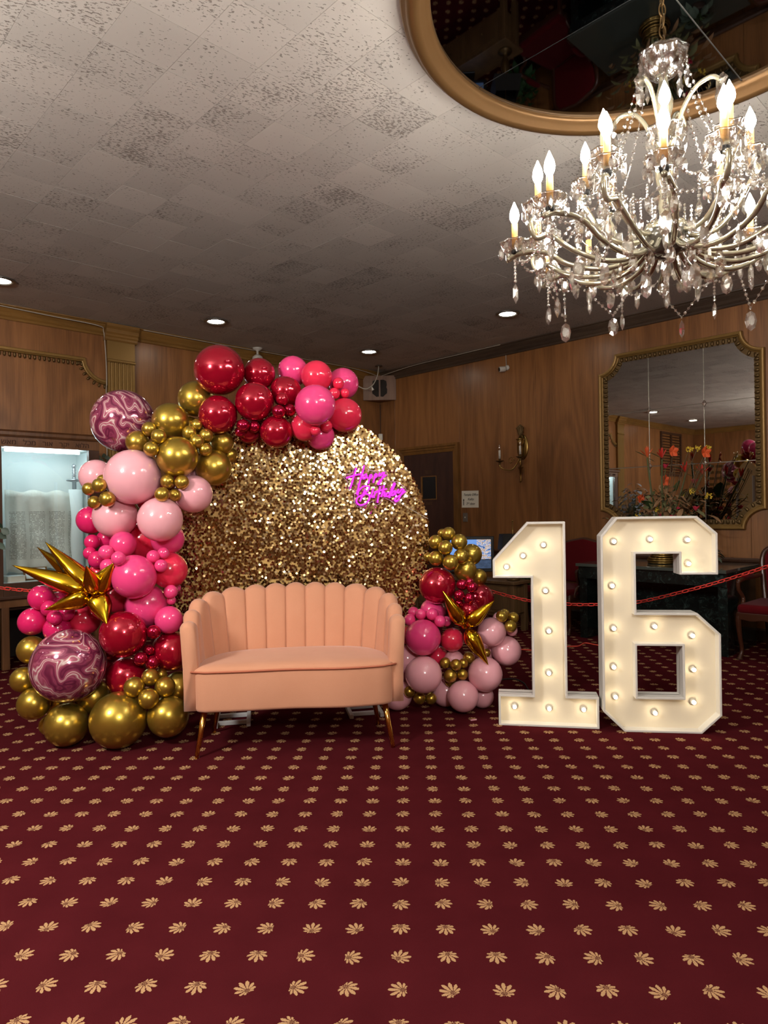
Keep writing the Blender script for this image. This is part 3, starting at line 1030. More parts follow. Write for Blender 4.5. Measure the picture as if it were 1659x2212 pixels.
# ------------------------------------------------------------------ round ceiling mirror in a gilt frame
cm = empty('ceiling_mirror', (RING_C.x, RING_C.y, ZC), ROT_R, 'large round ceiling mirror in a gilt wood frame above the chandelier', 'mirror')
prof = [(1.035, 0), (1.038, -.02), (1.03, -.034), (1.016, -.04), (1.012, -.052), (.998, -.066), (.975, -.07), (.955, -.062), (.948, -.05), (.936, -.046), (.93, -.036), (.918, -.034), (.912, -.02), (.912, 0)]
MB().lathe(prof + [prof[0]], 96).build('gilt_frame', mat('bronze_gilt_frame', S(112, 82, 48), .36, .55), cm, smooth=True)
for qx, qy in ((0, 0), (1, 0), (1, 1), (0, 1)):
    g = .003
    poly = []
    cxs, cys = (0, 0)
    a0 = {(1, 1): 0, (0, 1): PI / 2, (0, 0): PI, (1, 0): 1.5 * PI}[(qx, qy)]
    sx, sy = (1 if qx else -1), (1 if qy else -1)
    ring = [(.93 * math.cos(a0 + PI / 2 * k / 16), .93 * math.sin(a0 + PI / 2 * k / 16)) for k in range(17)]
    ring = [((max(x, g) if qx else min(x, -g)), (max(y, g) if qy else min(y, -g))) for x, y in ring]
    poly = [(sx * g, sy * g)] + ring
    n = len(poly)
    MB().add([(x, y, -.012) for x, y in poly] + [(x, y, -.006) for x, y in poly], [tuple(range(n)), tuple(range(2 * n - 1, n - 1, -1))] + [(i, (i + 1) % n, (i + 1) % n + n, i + n) for i in range(n)]).build('mirror_pane', M['mirror_smoke'], cm)
MB().lathe([(.001, -.005), (.93, -.005), (.93, 0), (.001, 0)], 64).build('backing', mat('mirror_seam', S(150, 146, 138), .4, .6), cm)

# ------------------------------------------------------------------ crystal chandelier
CZ = 1.97
ch = empty('crystal_chandelier', (RING_C.x, RING_C.y, CZ), 0.12, 'large crystal chandelier with many lit candle bulbs hanging below the ceiling mirror', 'chandelier')
M['sleeve'] = mat('amber_candle_sleeve', S(228, 172, 92), .5, sub=.2)
M['blacktip'] = mat('black_socket', S(30, 26, 24), .5)
# stem: turned glass column
col_prof = [(.001, .33), (.03, .335), (.05, .35), (.075, .385), (.085, .42), (.08, .44), (.03, .45), (.022, .47), (.026, .52), (.018, .56), (.03, .60), (.038, .66), (.03, .71), (.018, .74), (.032, .76), (.034, .78), (.016, .80), (.02, .85), (.034, .90), (.036, .93), (.02, .99), (.016, 1.02), (.024, 1.03), (.001, 1.032)]
MB().lathe(col_prof, 20).build('stem_column', M['armglass'], ch, smooth=True)
MB().lathe([(.001, .31), (.035, .315), (.07, .335), (.09, .375), (.095, .41), (.088, .41), (.001, .40)], 20).build('hub_bowl', mat('dark_glass_hub', S(96, 92, 82), .15, .5, coat=1), ch, smooth=True)
bp = [(.02, 1.02), (.045, 1.03), (.075, 1.06), (.09, 1.10), (.094, 1.115), (.088, 1.115), (.07, 1.07), (.04, 1.04), (.02, 1.03)]
MB().lathe(bp, 40, wave=(.05, 8)).build('top_bowl', M['crystal'], ch, smooth=True)
lk = MB().tube([(.013 * math.cos(a), 0, .026 * math.sin(a)) for a in [2 * PI * k / 14 for k in range(14)]], .0035, 6, True).mesh('chain_link', M['gilt_dark'], True)
for k in range(8):
    put('chain_link', lk, ch, loc=(0, 0, 1.12 + .043 * k), rot=(0, 0, (k % 2) * PI / 2))
MB().tube([(0, 0, 1.02), (.008, .004, 1.2), (-.006, 0, 1.40)], .004, 6).build('supply_wire', M['gilt_dark'], ch)

dish_me = MB().lathe([(.012, .0), (.03, .004), (.05, .016), (.06, .034), (.062, .04), (.057, .038), (.046, .02), (.028, .009), (.012, .006), (.012, .0)], 40, wave=(.06, 8)).mesh('bobeche_dish', M['crystal'], True)
sleeve_me = MB().lathe([(.001, .01), (.0125, .01), (.0125, .118), (.001, .119)], 12).mesh('candle_sleeve', M['sleeve'], True)
sock_me = MB().lathe([(.001, -.014), (.013, -.012), (.016, .0), (.015, .016), (.001, .018)], 12).mesh('candle_socket', M['blacktip'], True)
bulb_me = MB().lathe([(.001, .119), (.010, .121), (.0185, .138), (.0205, .150), (.017, .170), (.009, .189), (.003, .204), (.001, .208)], 10).mesh('candle_bulb', M['bulb'], True)
bulb_off = MB().lathe([(.001, .119), (.010, .121), (.0185, .138), (.0205, .150), (.017, .170), (.009, .189), (.003, .204), (.001, .208)], 10).mesh('candle_bulb', M['crystal'], True)
drop_me = MB().gem((0, 0, 0), .026, .05, .014).mesh('crystal_drop', M['crystal'])
prism_me = MB().gem((0, 0, 0), .048, .085, .02).mesh('crystal_prism', M['crystal'])
spear_me = MB().gem((0, 0, 0), .028, .085, .018, 6).mesh('crystal_spear', M['crystal'])
pend_me = MB().gem((0, 0, 0), .034, .062, .018, 10).mesh('crystal_pendalogue', M['crystal'])
ros_me = MB().lathe([(.001, -.012), (.022, -.006), (.026, 0), (.022, .006), (.001, .012)], 10, wave=(.12, 5)).mesh('crystal_rosette', M['crystal'])


def polar(r_, a, z):
    return Vector((r_ * math.cos(a), r_ * math.sin(a), z))


def strand(p0, p1, sag, n, rb=.0075, name='bead_strand'):
    mbx = MB()
    for k in range(n + 1):
        t_ = k / n
        p_ = Vector(p0).lerp(Vector(p1), t_) - Vector((0, 0, sag * 4 * t_ * (1 - t_)))
        mbx.sphere(p_, rb * (1.0 if k % 2 else .8), 7, 5)
    mbx.tube([Vector(p0).lerp(Vector(p1), k / n) - Vector((0, 0, sag * 4 * k / n * (1 - k / n))) for k in range(n + 1)], .0012, 4)
    return mbx.build(name, M['crystal'], ch)


rv = random.Random(3)
dishes = []
for k in range(18):
    a = 2 * PI * k / 18
    ro = .585 if k % 2 == 0 else .52
    zo = .395 if k % 2 == 0 else .465
    dishes.append((ro, a, zo, 0))
for k in range(8):
    a = 2 * PI * (k + .35) / 8
    dishes.append((.30, a, .63, 1))
unlit = {5, 20}
for i, (ro, a, zo, tier) in enumerate(dishes):
    if tier == 0:
        arm = [(.06, .38), (.14, .31), (.26, .285), (.38, .315), (.46, .37), (ro - .035, .385), (ro + .012, .375), (ro + .03, zo - .03), (ro, zo - .008)]
    else:
        arm = [(.04, .44), (.10, .39), (.18, .40), (.25, .47), (.295, .55), (.325, .60), (ro, zo - .008)]
    pts = smooth_path([polar(r_, a + .10 * math.sin(PI * min(r_ / ro, 1)), z) for r_, z in arm], 5)
    MB().tube(pts, .0105, 7).build('glass_arm', M['armglass'], ch, smooth=True)
    c_ = polar(ro, a, zo)
    put('bobeche_dish', dish_me, ch, loc=c_)
    put('candle_socket', sock_me, ch, loc=c_)
    put('candle_sleeve', sleeve_me, ch, loc=c_)
    put('candle_bulb', bulb_off if i in unlit else bulb_me, ch, loc=c_)
    put('crystal_rosette', ros_me, ch, loc=pts[len(pts) // 2] + Vector((0, 0, .012)), rot=(PI / 2, 0, a))
    for s in range(8):
        b = a + 2 * PI * s / 8 + rv.uniform(-.2, .2)
        put('crystal_drop', drop_me, ch, loc=c_ + Vector((.057 * math.cos(b), .057 * math.sin(b), .03 - rv.uniform(0, .012))), rot=(0, 0, rv.uniform(0, PI)))
    if tier == 0:
        # strand with hanging drop below the dish
        zb = zo - .02
        n = rv.choice((4, 5, 6))
        strand((c_.x, c_.y, zb), (c_.x, c_.y, zb - .02 * n), 0, int(n * 1.5))
        put('crystal_spear' if i % 3 else 'crystal_prism', spear_me if i % 3 else prism_me, ch, loc=(c_.x, c_.y, zb - .02 * n - .008), rot=(0, 0, rv.uniform(0, PI)))
        for r_, zz in ((.20, .285), (.47, .36)):
            put('crystal_pendalogue', pend_me, ch, loc=polar(r_, a + .10 * math.sin(PI * r_ / ro), zz), rot=(0, 0, rv.uniform(0, PI)))
        m_ = polar(.36, a, .30)
        put('crystal_prism' if i % 2 else 'crystal_spear', prism_me if i % 2 else spear_me, ch, loc=m_, rot=(0, 0, rv.uniform(0, PI)))
# swags: outer dish to outer dish, inner dish to outer dish, top bowl to inner dishes
for k in range(18):
    r1, a1, z1, _ = dishes[k]
    r2, a2, z2, _ = dishes[(k + 1) % 18]
    strand(polar(r1 - .02, a1, z1 - .03), polar(r2 - .02, a2, z2 - .03), .06, 10)
    r3, a3, z3, _ = dishes[18 + (k * 8) // 18]
    strand(polar(r3, a3, z3 - .02), polar(r1 - .05, a1, z1 + .01), .08, 14)
for k in range(8):
    r3, a3, z3, _ = dishes[18 + k]
    strand(polar(.08, a3, 1.08), polar(r3 - .05, a3, z3 + .02), .05, 18)
    hook = smooth_path([polar(r_, a3 + .39, z) for r_, z in ((.03, .74), (.07, .86), (.12, .93), (.18, .945), (.215, .915))], 5)
    if k % 2 == 0:
        MB().tube(hook, .009, 7).build('glass_hook', M['armglass'], ch, smooth=True)
        put('crystal_rosette', ros_me, ch, loc=hook[-1], rot=(PI / 2, 0, a3))
        put('crystal_prism', prism_me, ch, loc=hook[-1] - Vector((0, 0, .012)), rot=(0, 0, rv.uniform(0, PI)))
    b = polar(.085, a3, 1.10)
    strand(b, b - Vector((0, 0, .045)), 0, 4)
    put('crystal_spear', spear_me, ch, loc=b - Vector((0, 0, .05)), rot=(0, 0, rv.uniform(0, PI)))
# bottom V-strands with large prisms
for k in range(9):
    a = 2 * PI * (k + .3) / 9
    rr = .43
    zl = .15 + .03 * (k % 3)
    c_ = polar(rr, a, zl)
    strand(polar(.50, a - .22, .34), c_, .0, 8)
    strand(polar(.50, a + .22, .34), c_, .0, 8)
    put('crystal_prism', prism_me, ch, loc=c_ - Vector((0, 0, .01)), rot=(0, 0, rv.uniform(0, PI)))
for k in range(6):
    a = 2 * PI * k / 6
    c_ = polar(.085, a, .37)
    strand(c_, c_ - Vector((0, 0, .10)), 0, 5)
    put('crystal_prism', prism_me, ch, loc=c_ - Vector((0, 0, .11)), rot=(0, 0, a))
put('crystal_prism', prism_me, ch, loc=(0, 0, .31))
for k in range(60):
    a = rv.uniform(0, 2 * PI)
    r_ = rv.uniform(.12, .5)
    p0 = polar(r_, a, .40 + rv.uniform(-.04, .22) * (1 - r_ * .6))
    ln = rv.uniform(.03, .09)
    strand(p0 + Vector((0, 0, ln)), p0, 0, max(2, int(ln / .013)), .0065)
    put('crystal_pendalogue', pend_me, ch, loc=p0 - Vector((0, 0, .004)), rot=(0, 0, rv.uniform(0, PI)))

# ------------------------------------------------------------------ lit display cabinet with a parchment scroll
cab_u, cab_f = -5.065, 1.0
cb = empty('display_cabinet', WL(cab_u, 0), ROT_L, 'tall wooden display cabinet with carved lettering and a lit glass case', 'cabinet')
gx0, gx1, gz0, gz1 = -.36, .362, .735, 1.905
xl, xr, yf = -.47, .46, -1.0
MB().box(xl, gx0, yf, yf + .05, .62, 1.92).build('stile', M['cabdark'], cb, bevel=.004)
MB().box(gx1, xr, yf, yf + .05, .62, 1.92).build('stile', M['cabdark'], cb, bevel=.004)
MB().box(gx0, gx1, yf, yf + .05, .62, gz0).build('bottom_rail', M['cabdark'], cb, bevel=.004)
MB().box(xl, xr, yf - .005, yf + .05, gz1, 1.995).build('frieze', M['cabwood'], cb, bevel=.003)
MB().extrude_x([(yf + .06, 1.99), (yf - .02, 1.99), (yf - .035, 2.005), (yf - .035, 2.03), (yf - .05, 2.045), (yf + .06, 2.045)], xl - .03, xr + .03).build('cornice', M['cabwood'], cb)
MB().box(xl, xr, yf + .05, 0, 1.93, 2.03).build('roof', M['cabwood'], cb)
for x in (xl, xr - .02):
    MB().box(x, x + .02, yf + .05, 0, 0, 1.93).build('side_panel', M['cabdark'], cb)
M['case_in'] = mat('case_lining', S(222, 228, 226), .8)
MB().box(gx0 - .03, .436, yf + .5, yf + .52, gz0 - .02, gz1 + .01).build('case_back', M['case_in'], cb)
MB().box(gx0 - .03, .436, yf + .05, yf + .5, gz0 - .02, gz0).build('case_floor', M['case_in'], cb)
MB().box(gx0 - .03, .436, yf + .05, yf + .5, gz1, gz1 + .015).build('case_top', M['case_in'], cb)
for x in (gx0 - .03, .427):
    MB().box(x, x + .01, yf + .05, yf + .5, gz0, gz1).build('case_side', M['case_in'], cb)
MB().tube([(gx0 + .05, yf + .10, gz1 - .02), (gx1 - .05, yf + .10, gz1 - .02)], .013, 10).build('tube_lamp', M['tubelight'], cb)
MB().box(gx0, gx1, yf + .012, yf + .016, gz0, gz1).build('glass_pane', M['pane'], cb)
MB().box(xl - .02, xr + .02, yf - .03, yf + .1, .60, .625).build('base_ledge', M['cabdark'], cb, bevel=.005)
MB().box(xl, xr, yf, yf + .05, .53, .60).build('base_rail', M['cabwood'], cb)
for x in (xl, gx0 - .02, xr - .06):
    MB().box(x, x + .06, yf, yf + .06, 0, .53).build('base_post', M['cabwood'], cb, bevel=.004)
MB().box(xl, xr, yf + .6, yf + .62, 0, .53).build('base_back', mat('recess_shade_board', S(30, 20, 15), .7), cb)  # gloom of the open base painted as the board's dark colour
MB().box(xl, xr, yf + .05, 0, .5, .52).build('base_shelf', M['cabdark'], cb)
heb = text_mesh('\u05e9\u05d0\u05de   \u05dc\u05db\u05de   \u05e8\u05d5\u05d0   \u05e8\u05e7\u05d9   \u05d0\u05d5\u05dc\u05d4', .062, mat('carved_letter', S(62, 36, 22), .7), 'carved_lettering', .002)
put('carved_lettering', heb, cb, loc=(-.0, yf - .007, 1.925), rot=(PI / 2, 0, 0))


def cabp(x, y, off):
    p_ = on_plane(x, y, nL, KL + off)
    u = (p_ - CORNER).dot(dL) - cab_u
    return u, -off, p_.z


def scroll_mat():
    m = mat('inked_parchment', S(214, 214, 206), .8)
    N = NT(m)
    tc = N.new('ShaderNodeTexCoord')
    s_ = N.new('ShaderNodeSeparateXYZ')
    N.link(tc.outputs['Object'], s_.inputs[0])
    x, z = s_.outputs[0], s_.outputs[2]
    row = N.math('FLOOR', N.math('DIVIDE', z, .0125))
    fz = N.math('FRACT', N.math('DIVIDE', z, .0125))
    cb_ = N.new('ShaderNodeCombineXYZ')
    N.link(N.math('MULTIPLY', x, 95.0), cb_.inputs[0])
    N.link(N.math('MULTIPLY', row, 3.7), cb_.inputs[1])
    nz = N.noise(cb_.outputs[0], 1.0, 1)
    wd = N.math('GREATER_THAN', nz.outputs['Fac'], .44)
    ln = N.math('LESS_THAN', fz, .5)
    fx = N.math('FRACT', N.math('ADD', N.math('DIVIDE', x, .165), .93))
    colm = N.math('MULTIPLY', N.math('GREATER_THAN', fx, .12), N.math('LESS_THAN', fx, .9))
    zz = N.math('MULTIPLY', N.math('GREATER_THAN', z, .09), N.math('LESS_THAN', z, .52))
    mk = N.math('MULTIPLY', N.math('MULTIPLY', wd, ln), N.math('MULTIPLY', colm, zz))
    st_ = N.noise(tc.outputs['Object'], 9.0, 3)
    base = N.mix(st_.outputs['Fac'], S(204, 204, 192), S(232, 234, 226))
    N.color(N.mix(N.math('MULTIPLY', mk, .62), base, S(70, 72, 66)))
    cr = N.noise(tc.outputs['Object'], 14.0, 3)
    N.bump(cr.outputs['Fac'], .4, .02)
    return m


so = .72
ux0, _, zb = cabp(12, 1232, so)
ux1, _, zt = cabp(152, 1062, so)
scr = empty('parchment_scroll', WL(cab_u + ux0, zb, so), ROT_L, 'unrolled parchment scroll with inked columns on a roller inside the glass case', 'scroll')
wS, hS = ux1 - ux0, zt - zb
mb = MB()
vs, fs = [], []
nx_, nz_ = 26, 14
for j in range(nz_ + 1):
    for i in range(nx_ + 1):
        u, v = i / nx_, j / nz_
        edge = .012 * math.sin(u * 23) * (1 if j in (0,) else 0) + .012 * math.sin(u * 17 + 1) * (1 if j == nz_ else 0)
        vs.append((u * wS, -.03 + .018 * math.sin(u * 19 + v) + .012 * math.sin(v * 9 + u * 5), v * hS + edge - .03 * (1 - u) * (1 - v)))
for j in range(nz_):
    for i in range(nx_):
        a = j * (nx_ + 1) + i
        fs.append((a, a + 1, a + nx_ + 2, a + nx_ + 1))
sheet = mb.add(vs, fs).build('parchment_sheet', scroll_mat(), scr, smooth=True)
md = sheet.modifiers.new('thick', 'SOLIDIFY')
md.thickness = .002
MB().lathe([(.001, -.01), (.058, -.01), (.06, .0), (.06, hS + .02), (.001, hS + .02)], 24, Matrix.Translation((wS + .045, -.005, .0))).build('rolled_parchment', M['case_in'], scr, smooth=True)
M['silver'] = mat('silver_finial', S(176, 180, 184), .3, .8)
MB().lathe([(.001, hS + .02), (.018, hS + .02), (.018, hS + .09), (.068, hS + .10), (.072, hS + .108), (.068, hS + .116), (.02, hS + .12), (.013, hS + .14), (.02, hS + .15), (.012, hS + .165), (.02, hS + .178), (.012, hS + .19), (.02, hS + .203), (.013, hS + .215), (.02, hS + .232), (.022, hS + .245), (.008, hS + .262), (.001, hS + .264)], 16, Matrix.Translation((wS + .035, -.005, 0))).build('roller_handle', M['silver'], scr, smooth=True)
u0, _, z0 = cabp(15, 1259, .9)
bk = empty('small_book', WL(cab_u + u0 + .07, .7351, .86), ROT_L, 'small white book lying on the floor of the glass case', 'book')
MB().box(-.07, .07, -.06, .06, .003, .05).build('pages', M['paper'], bk)
MB().box(-.073, .073, -.063, .063, .05, .054).box(-.073, .073, -.063, .063, 0, .003).build('cover', M['case_in'], bk)
u1, _, z1 = cabp(80, 1262, .85)
bk = empty('tilted_card_holder', WL(cab_u + u1, .741, .85), ROT_L, 'tilted wooden card holder with a pale card inside the glass case', 'holder')
Mx = Matrix.Rotation(-.5, 4, 'X')
MB().box(-.10, .10, 0, .012, 0, .12, Mx).build('board', M['doorframe'], bk)
MB().box(-.085, .085, -.003, 0, .01, .11, Mx).build('card', M['case_in'], bk)

# ------------------------------------------------------------------ background furniture along the right wall
def leaf(mbx, p0, d, L, wd, droop=.3, up=Vector((0, 0, 1))):
    d = d.normalized()
    s_ = d.cross(up)
    s_ = s_.normalized() if s_.length > 1e-4 else Vector((1, 0, 0))
    nn = s_.cross(d).normalized()
    pts = []
    for k, (t_, w_) in enumerate(((0, .08), (.3, .8), (.6, 1.0), (.85, .55), (1.0, .02))):
        c_ = Vector(p0) + d * L * t_ - Vector((0, 0, droop * L * t_ * t_))
        pts += [c_ - s_ * wd * w_ / 2 + nn * .12 * wd * w_, c_, c_ + s_ * wd * w_ / 2 + nn * .12 * wd * w_]
    fs = []
    for k in range(4):
        a = k * 3
        fs += [(a, a + 1, a + 4, a + 3), (a + 1, a + 2, a + 5, a + 4)]
    mbx.add(pts, fs)


# low wooden console with the monitor
K1 = on_z(1111, 1368)
cn = empty('low_console', K1, ROT_R, 'low worn wooden console table with panelled front under the monitor', 'console')
Lc, Dc, Hc = 1.45, .26, .54
MB().box(-Lc - .03, .03, -.03, Dc + .03, Hc - .035, Hc).build('top', M['oldwood'], cn, bevel=.006)
for x, y in ((-.06, 0), (-Lc, 0), (-.06, Dc - .06), (-Lc, Dc - .06)):
    MB().box(x, x + .06, y, y + .06, 0, Hc - .035).build('leg', M['oldwood'], cn, bevel=.006)
MB().box(-Lc + .06, -.06, .015, Dc - .02, .16, Hc - .035).build('body', M['oldwood'], cn)
for k in range(3):
    x0 = -Lc + .08 + k * .44
    o = MB().box(x0, x0 + .40, .0, .02, .19, Hc - .06).build('drawer_front', M['oldwood'], cn, bevel=.004)
    MB().box(x0 + .04, x0 + .36, -.006, .004, .225, Hc - .095).build('drawer_panel', M['oldwood'], o, bevel=.005)
    MB().sphere((x0 + .2, -.018, .33), .014).build('knob', M['gilt_dark'], o, smooth=True)
MB().box(-.012, -.004, .07, Dc - .07, .20, Hc - .07).build('side_panel', M['oldwood'], cn)

# monitor showing camera views
def screen_mat():
    m = bpy.data.materials.new('camera_view_screen')
    m.use_nodes = True
    N = NT(m)
    b = N.b
    b.inputs['Base Color'].default_value = (0.01, 0.01, 0.01, 1)
    b.inputs['Roughness'].default_value = .2
    tc = N.new('ShaderNodeTexCoord')
    sx = N.new('ShaderNodeSeparateXYZ')
    N.link(tc.outputs['Object'], sx.inputs[0])
    n1 = N.noise(N.mapping(tc.outputs['Object'], (1, 1, 2.2)), 22.0, 4, .65)
    n2 = N.noise(tc.outputs['Object'], 6.0, 1)
    c1 = N.ramp(n1.outputs['Fac'], [(.32, S(30, 44, 80)), (.45, S(84, 128, 190)), (.52, S(210, 190, 170)), (.6, S(120, 90, 80)), (.7, S(190, 215, 240))])
    dark = N.mix(n1.outputs['Fac'], S(8, 10, 16), S(70, 90, 120))
    left = N.mix(n2.outputs['Fac'], S(70, 110, 180), S(120, 160, 215))
    lower = N.math('LESS_THAN', sx.outputs[2], .1)
    lft = N.math('LESS_THAN', sx.outputs[0], .07)
    c_ = N.mix(lft, c1, left)
    c_ = N.mix(lower, c_, dark)
    gx_ = N.math('LESS_THAN', N.math('ABSOLUTE', N.math('SUBTRACT', sx.outputs[2], .1)), .003)
    c_ = N.mix(gx_, c_, (0, 0, 0, 1))
    N.link(c_, b.inputs['Emission Color'])
    b.inputs['Emission Strength'].default_value = .75
    return m


KN = nR.dot(K1)
ptv = on_plane(1017, 1246, nR, KN + .13)
tv = empty('monitor', (ptv.x, ptv.y, Hc), math.radians(-4), 'black flat monitor showing security camera views on the low console', 'monitor')
MB().box(-.13, .13, -.09, .09, 0, .018).build('foot', M['black'], tv, bevel=.006)
MB().box(-.03, .03, .0, .03, .01, .1).build('neck', M['black'], tv)
MB().box(-.265, .265, -.025, .03, .06, .46).build('bezel', M['black'], tv, bevel=.006)
put('screen', MB().box(-.228, .228, -.029, -.024, .0, .325).mesh('screen', screen_mat()), tv, loc=(0, 0, .10))

# table lamp
pl = on_plane(1109, 1258, nR, KN + .13)
lp = empty('table_lamp', (pl.x, pl.y, Hc), 0, 'unlit table lamp with dark square shade and thin finial on the console', 'lamp')
MB().lathe([(.001, 0), (.07, 0), (.075, .015), (.03, .03), (.02, .06), (.045, .13), (.05, .18), (.025, .25), (.012, .28), (.012, .36), (.001, .36)], 16).build('base', M['gilt_dark'], lp, smooth=True)
MB().lathe([(.20, .33), (.175, .495), (.17, .495), (.195, .33), (.20, .33)], 4, Matrix.Rotation(PI / 4, 4, 'Z')).build('shade', mat('dark_lampshade', S(34, 32, 30), .8), lp)
MB().tube([(0, 0, .36), (0, 0, .63)], .005, 6).sphere((0, 0, .635), .009).build('finial_rod', M['brass'], lp, smooth=True)

# green plant behind the number one, seen in the ceiling mirror
def foliage_plant(name, loc, label, n, spread, hgt, mleaf, pot_h=.18, big_=1.0):
    t_ = empty(name, loc, random.uniform(0, 6), label, 'plant')
    MB().lathe([(.001, 0), (.07, 0), (.095, pot_h), (.1, pot_h + .01), (.085, pot_h + .01), (.001, pot_h - .02)], 16).build('pot', mat('dark_pot', S(62, 44, 36), .6), t_, smooth=True)
    mbx, stx = MB(), MB()
    for k in range(n):
        a = random.uniform(0, 2 * PI)
        rr = spread * math.sqrt(random.random())
        zz = pot_h + hgt * (random.random() ** .8) * (1 - .5 * (rr / spread) ** 2)
        p_ = Vector((rr * math.cos(a), rr * math.sin(a), zz))
        stx.tube([(0, 0, pot_h - .03), (p_.x * .5, p_.y * .5, pot_h + (zz - pot_h) * .7), p_], .003, 4)
        leaf(mbx, p_, Vector((math.cos(a), math.sin(a), random.uniform(-.2, .5))), random.uniform(.07, .13) * big_, random.uniform(.05, .08) * big_, .5)
    stx.build('stems', mat('green_stem', S(60, 78, 40), .6), t_)
    tag(mbx.build('foliage', mleaf, t_, smooth=True), kind='stuff')
    return t_


M['leaf'] = mat('dark_green_leaf', S(46, 84, 46), .45)
M['leaf_grey'] = mat('grey_green_leaf', S(84, 98, 84), .5)
M['leaf_purple'] = mat('purple_leaf', S(92, 66, 92), .5)
foliage_plant('potted_plant', nR * 6.7 + nL * -4.5, 'bushy green floor plant behind the number one, seen in the ceiling mirror', 90, .15, .36, M['leaf'], .4)

# marble desk
def marble_dark():
    m = mat('dark_green_marble', S(22, 30, 28), .14, coat=.4)
    N = NT(m)
    tc = N.new('ShaderNodeTexCoord')
    n1 = N.noise(tc.outputs['Object'], 16.0, 6, .7, 1.2)
    N.color(N.ramp(n1.outputs['Fac'], [(.35, S(10, 14, 14)), (.55, S(24, 34, 32)), (.68, S(58, 72, 68)), (.74, S(20, 28, 26))]))
    return m


M['marble'] = marble_dark()
M['marble_top'] = mat('polished_marble_top', S(70, 76, 70), .12, coat=.4)
D0 = on_z(1262, 1378)
D1 = on_z(1570, 1418)
dk = empty('marble_desk', nR * 6.13 + nL * nL.dot(D0), ROT_R, 'dark green marble desk with slab legs standing before the wall mirror', 'desk')
Ld = nL.dot(D1) - nL.dot(D0) + .12
MB().box(-.055, Ld - .085, -.06, .80, .72, .75).build('top_slab', M['marble_top'], dk, bevel=.004)
MB().box(-.045, Ld - .095, -.02, .0, .60, .72).build('front_apron', M['marble'], dk, bevel=.002)
for x in (-.045, Ld - .175):
    MB().box(x, x + .08, 0, .72, 0, .72).build('slab_leg', M['marble'], dk, bevel=.003)
MB().box(.035, Ld - .175, .5, .52, .02, .72).build('modesty_panel', M['marble'], dk)

# flower arrangement on the desk
pf = nR * 6.52 + Vector((0, 0, .75))
q_ = on_plane(1432, 1230, nR, 6.52)
fa = empty('flower_arrangement', (q_.x, q_.y, .75), .3, 'tall arrangement of red tropical flowers and dry leaves in a gold basket on the desk', 'flowers')
bsk = MB()
for k in range(9):
    rr = .13 - .006 * k + .012 * math.sin(k * 1.3)
    bsk.tube([(rr * math.cos(a), rr * math.sin(a), .012 + k * .02) for a in [2 * PI * s / 24 for s in range(24)]], .0115, 6, True)
bsk.build('woven_basket', M['brass'], fa, smooth=True)
MB().lathe([(.001, .1), (.085, .1), (.08, .17), (.001, .18)], 16).build('moss_filling', mat('dry_moss', S(70, 62, 38), .9), fa, smooth=True)
rf = random.Random(5)
M['stem_brown'] = mat('dry_stem', S(92, 74, 48), .7)
M['stem_green'] = mat('olive_stem', S(84, 88, 48), .6)
M['fl_red'] = mat('red_petal', S(206, 52, 40), .5, sub=.1)
M['fl_pink'] = mat('pink_petal', S(206, 60, 84), .5, sub=.1)
M['fl_orange'] = mat('orange_petal', S(226, 96, 50), .5, sub=.1)
M['fl_yellow'] = mat('yellow_petal', S(216, 184, 60), .5, sub=.1)
M['leaf_olive'] = mat('olive_leaf', S(112, 112, 74), .55)
M['leaf_dry'] = mat('dry_brown_leaf', S(150, 114, 80), .7)


def rpos(x, y):
    p_ = on_plane(x, y, nR, 6.52 + rf.uniform(-.06, .04)) - Vector((q_.x, q_.y, .75))
    return Matrix.Rotation(-.3, 3, 'Z') @ p_


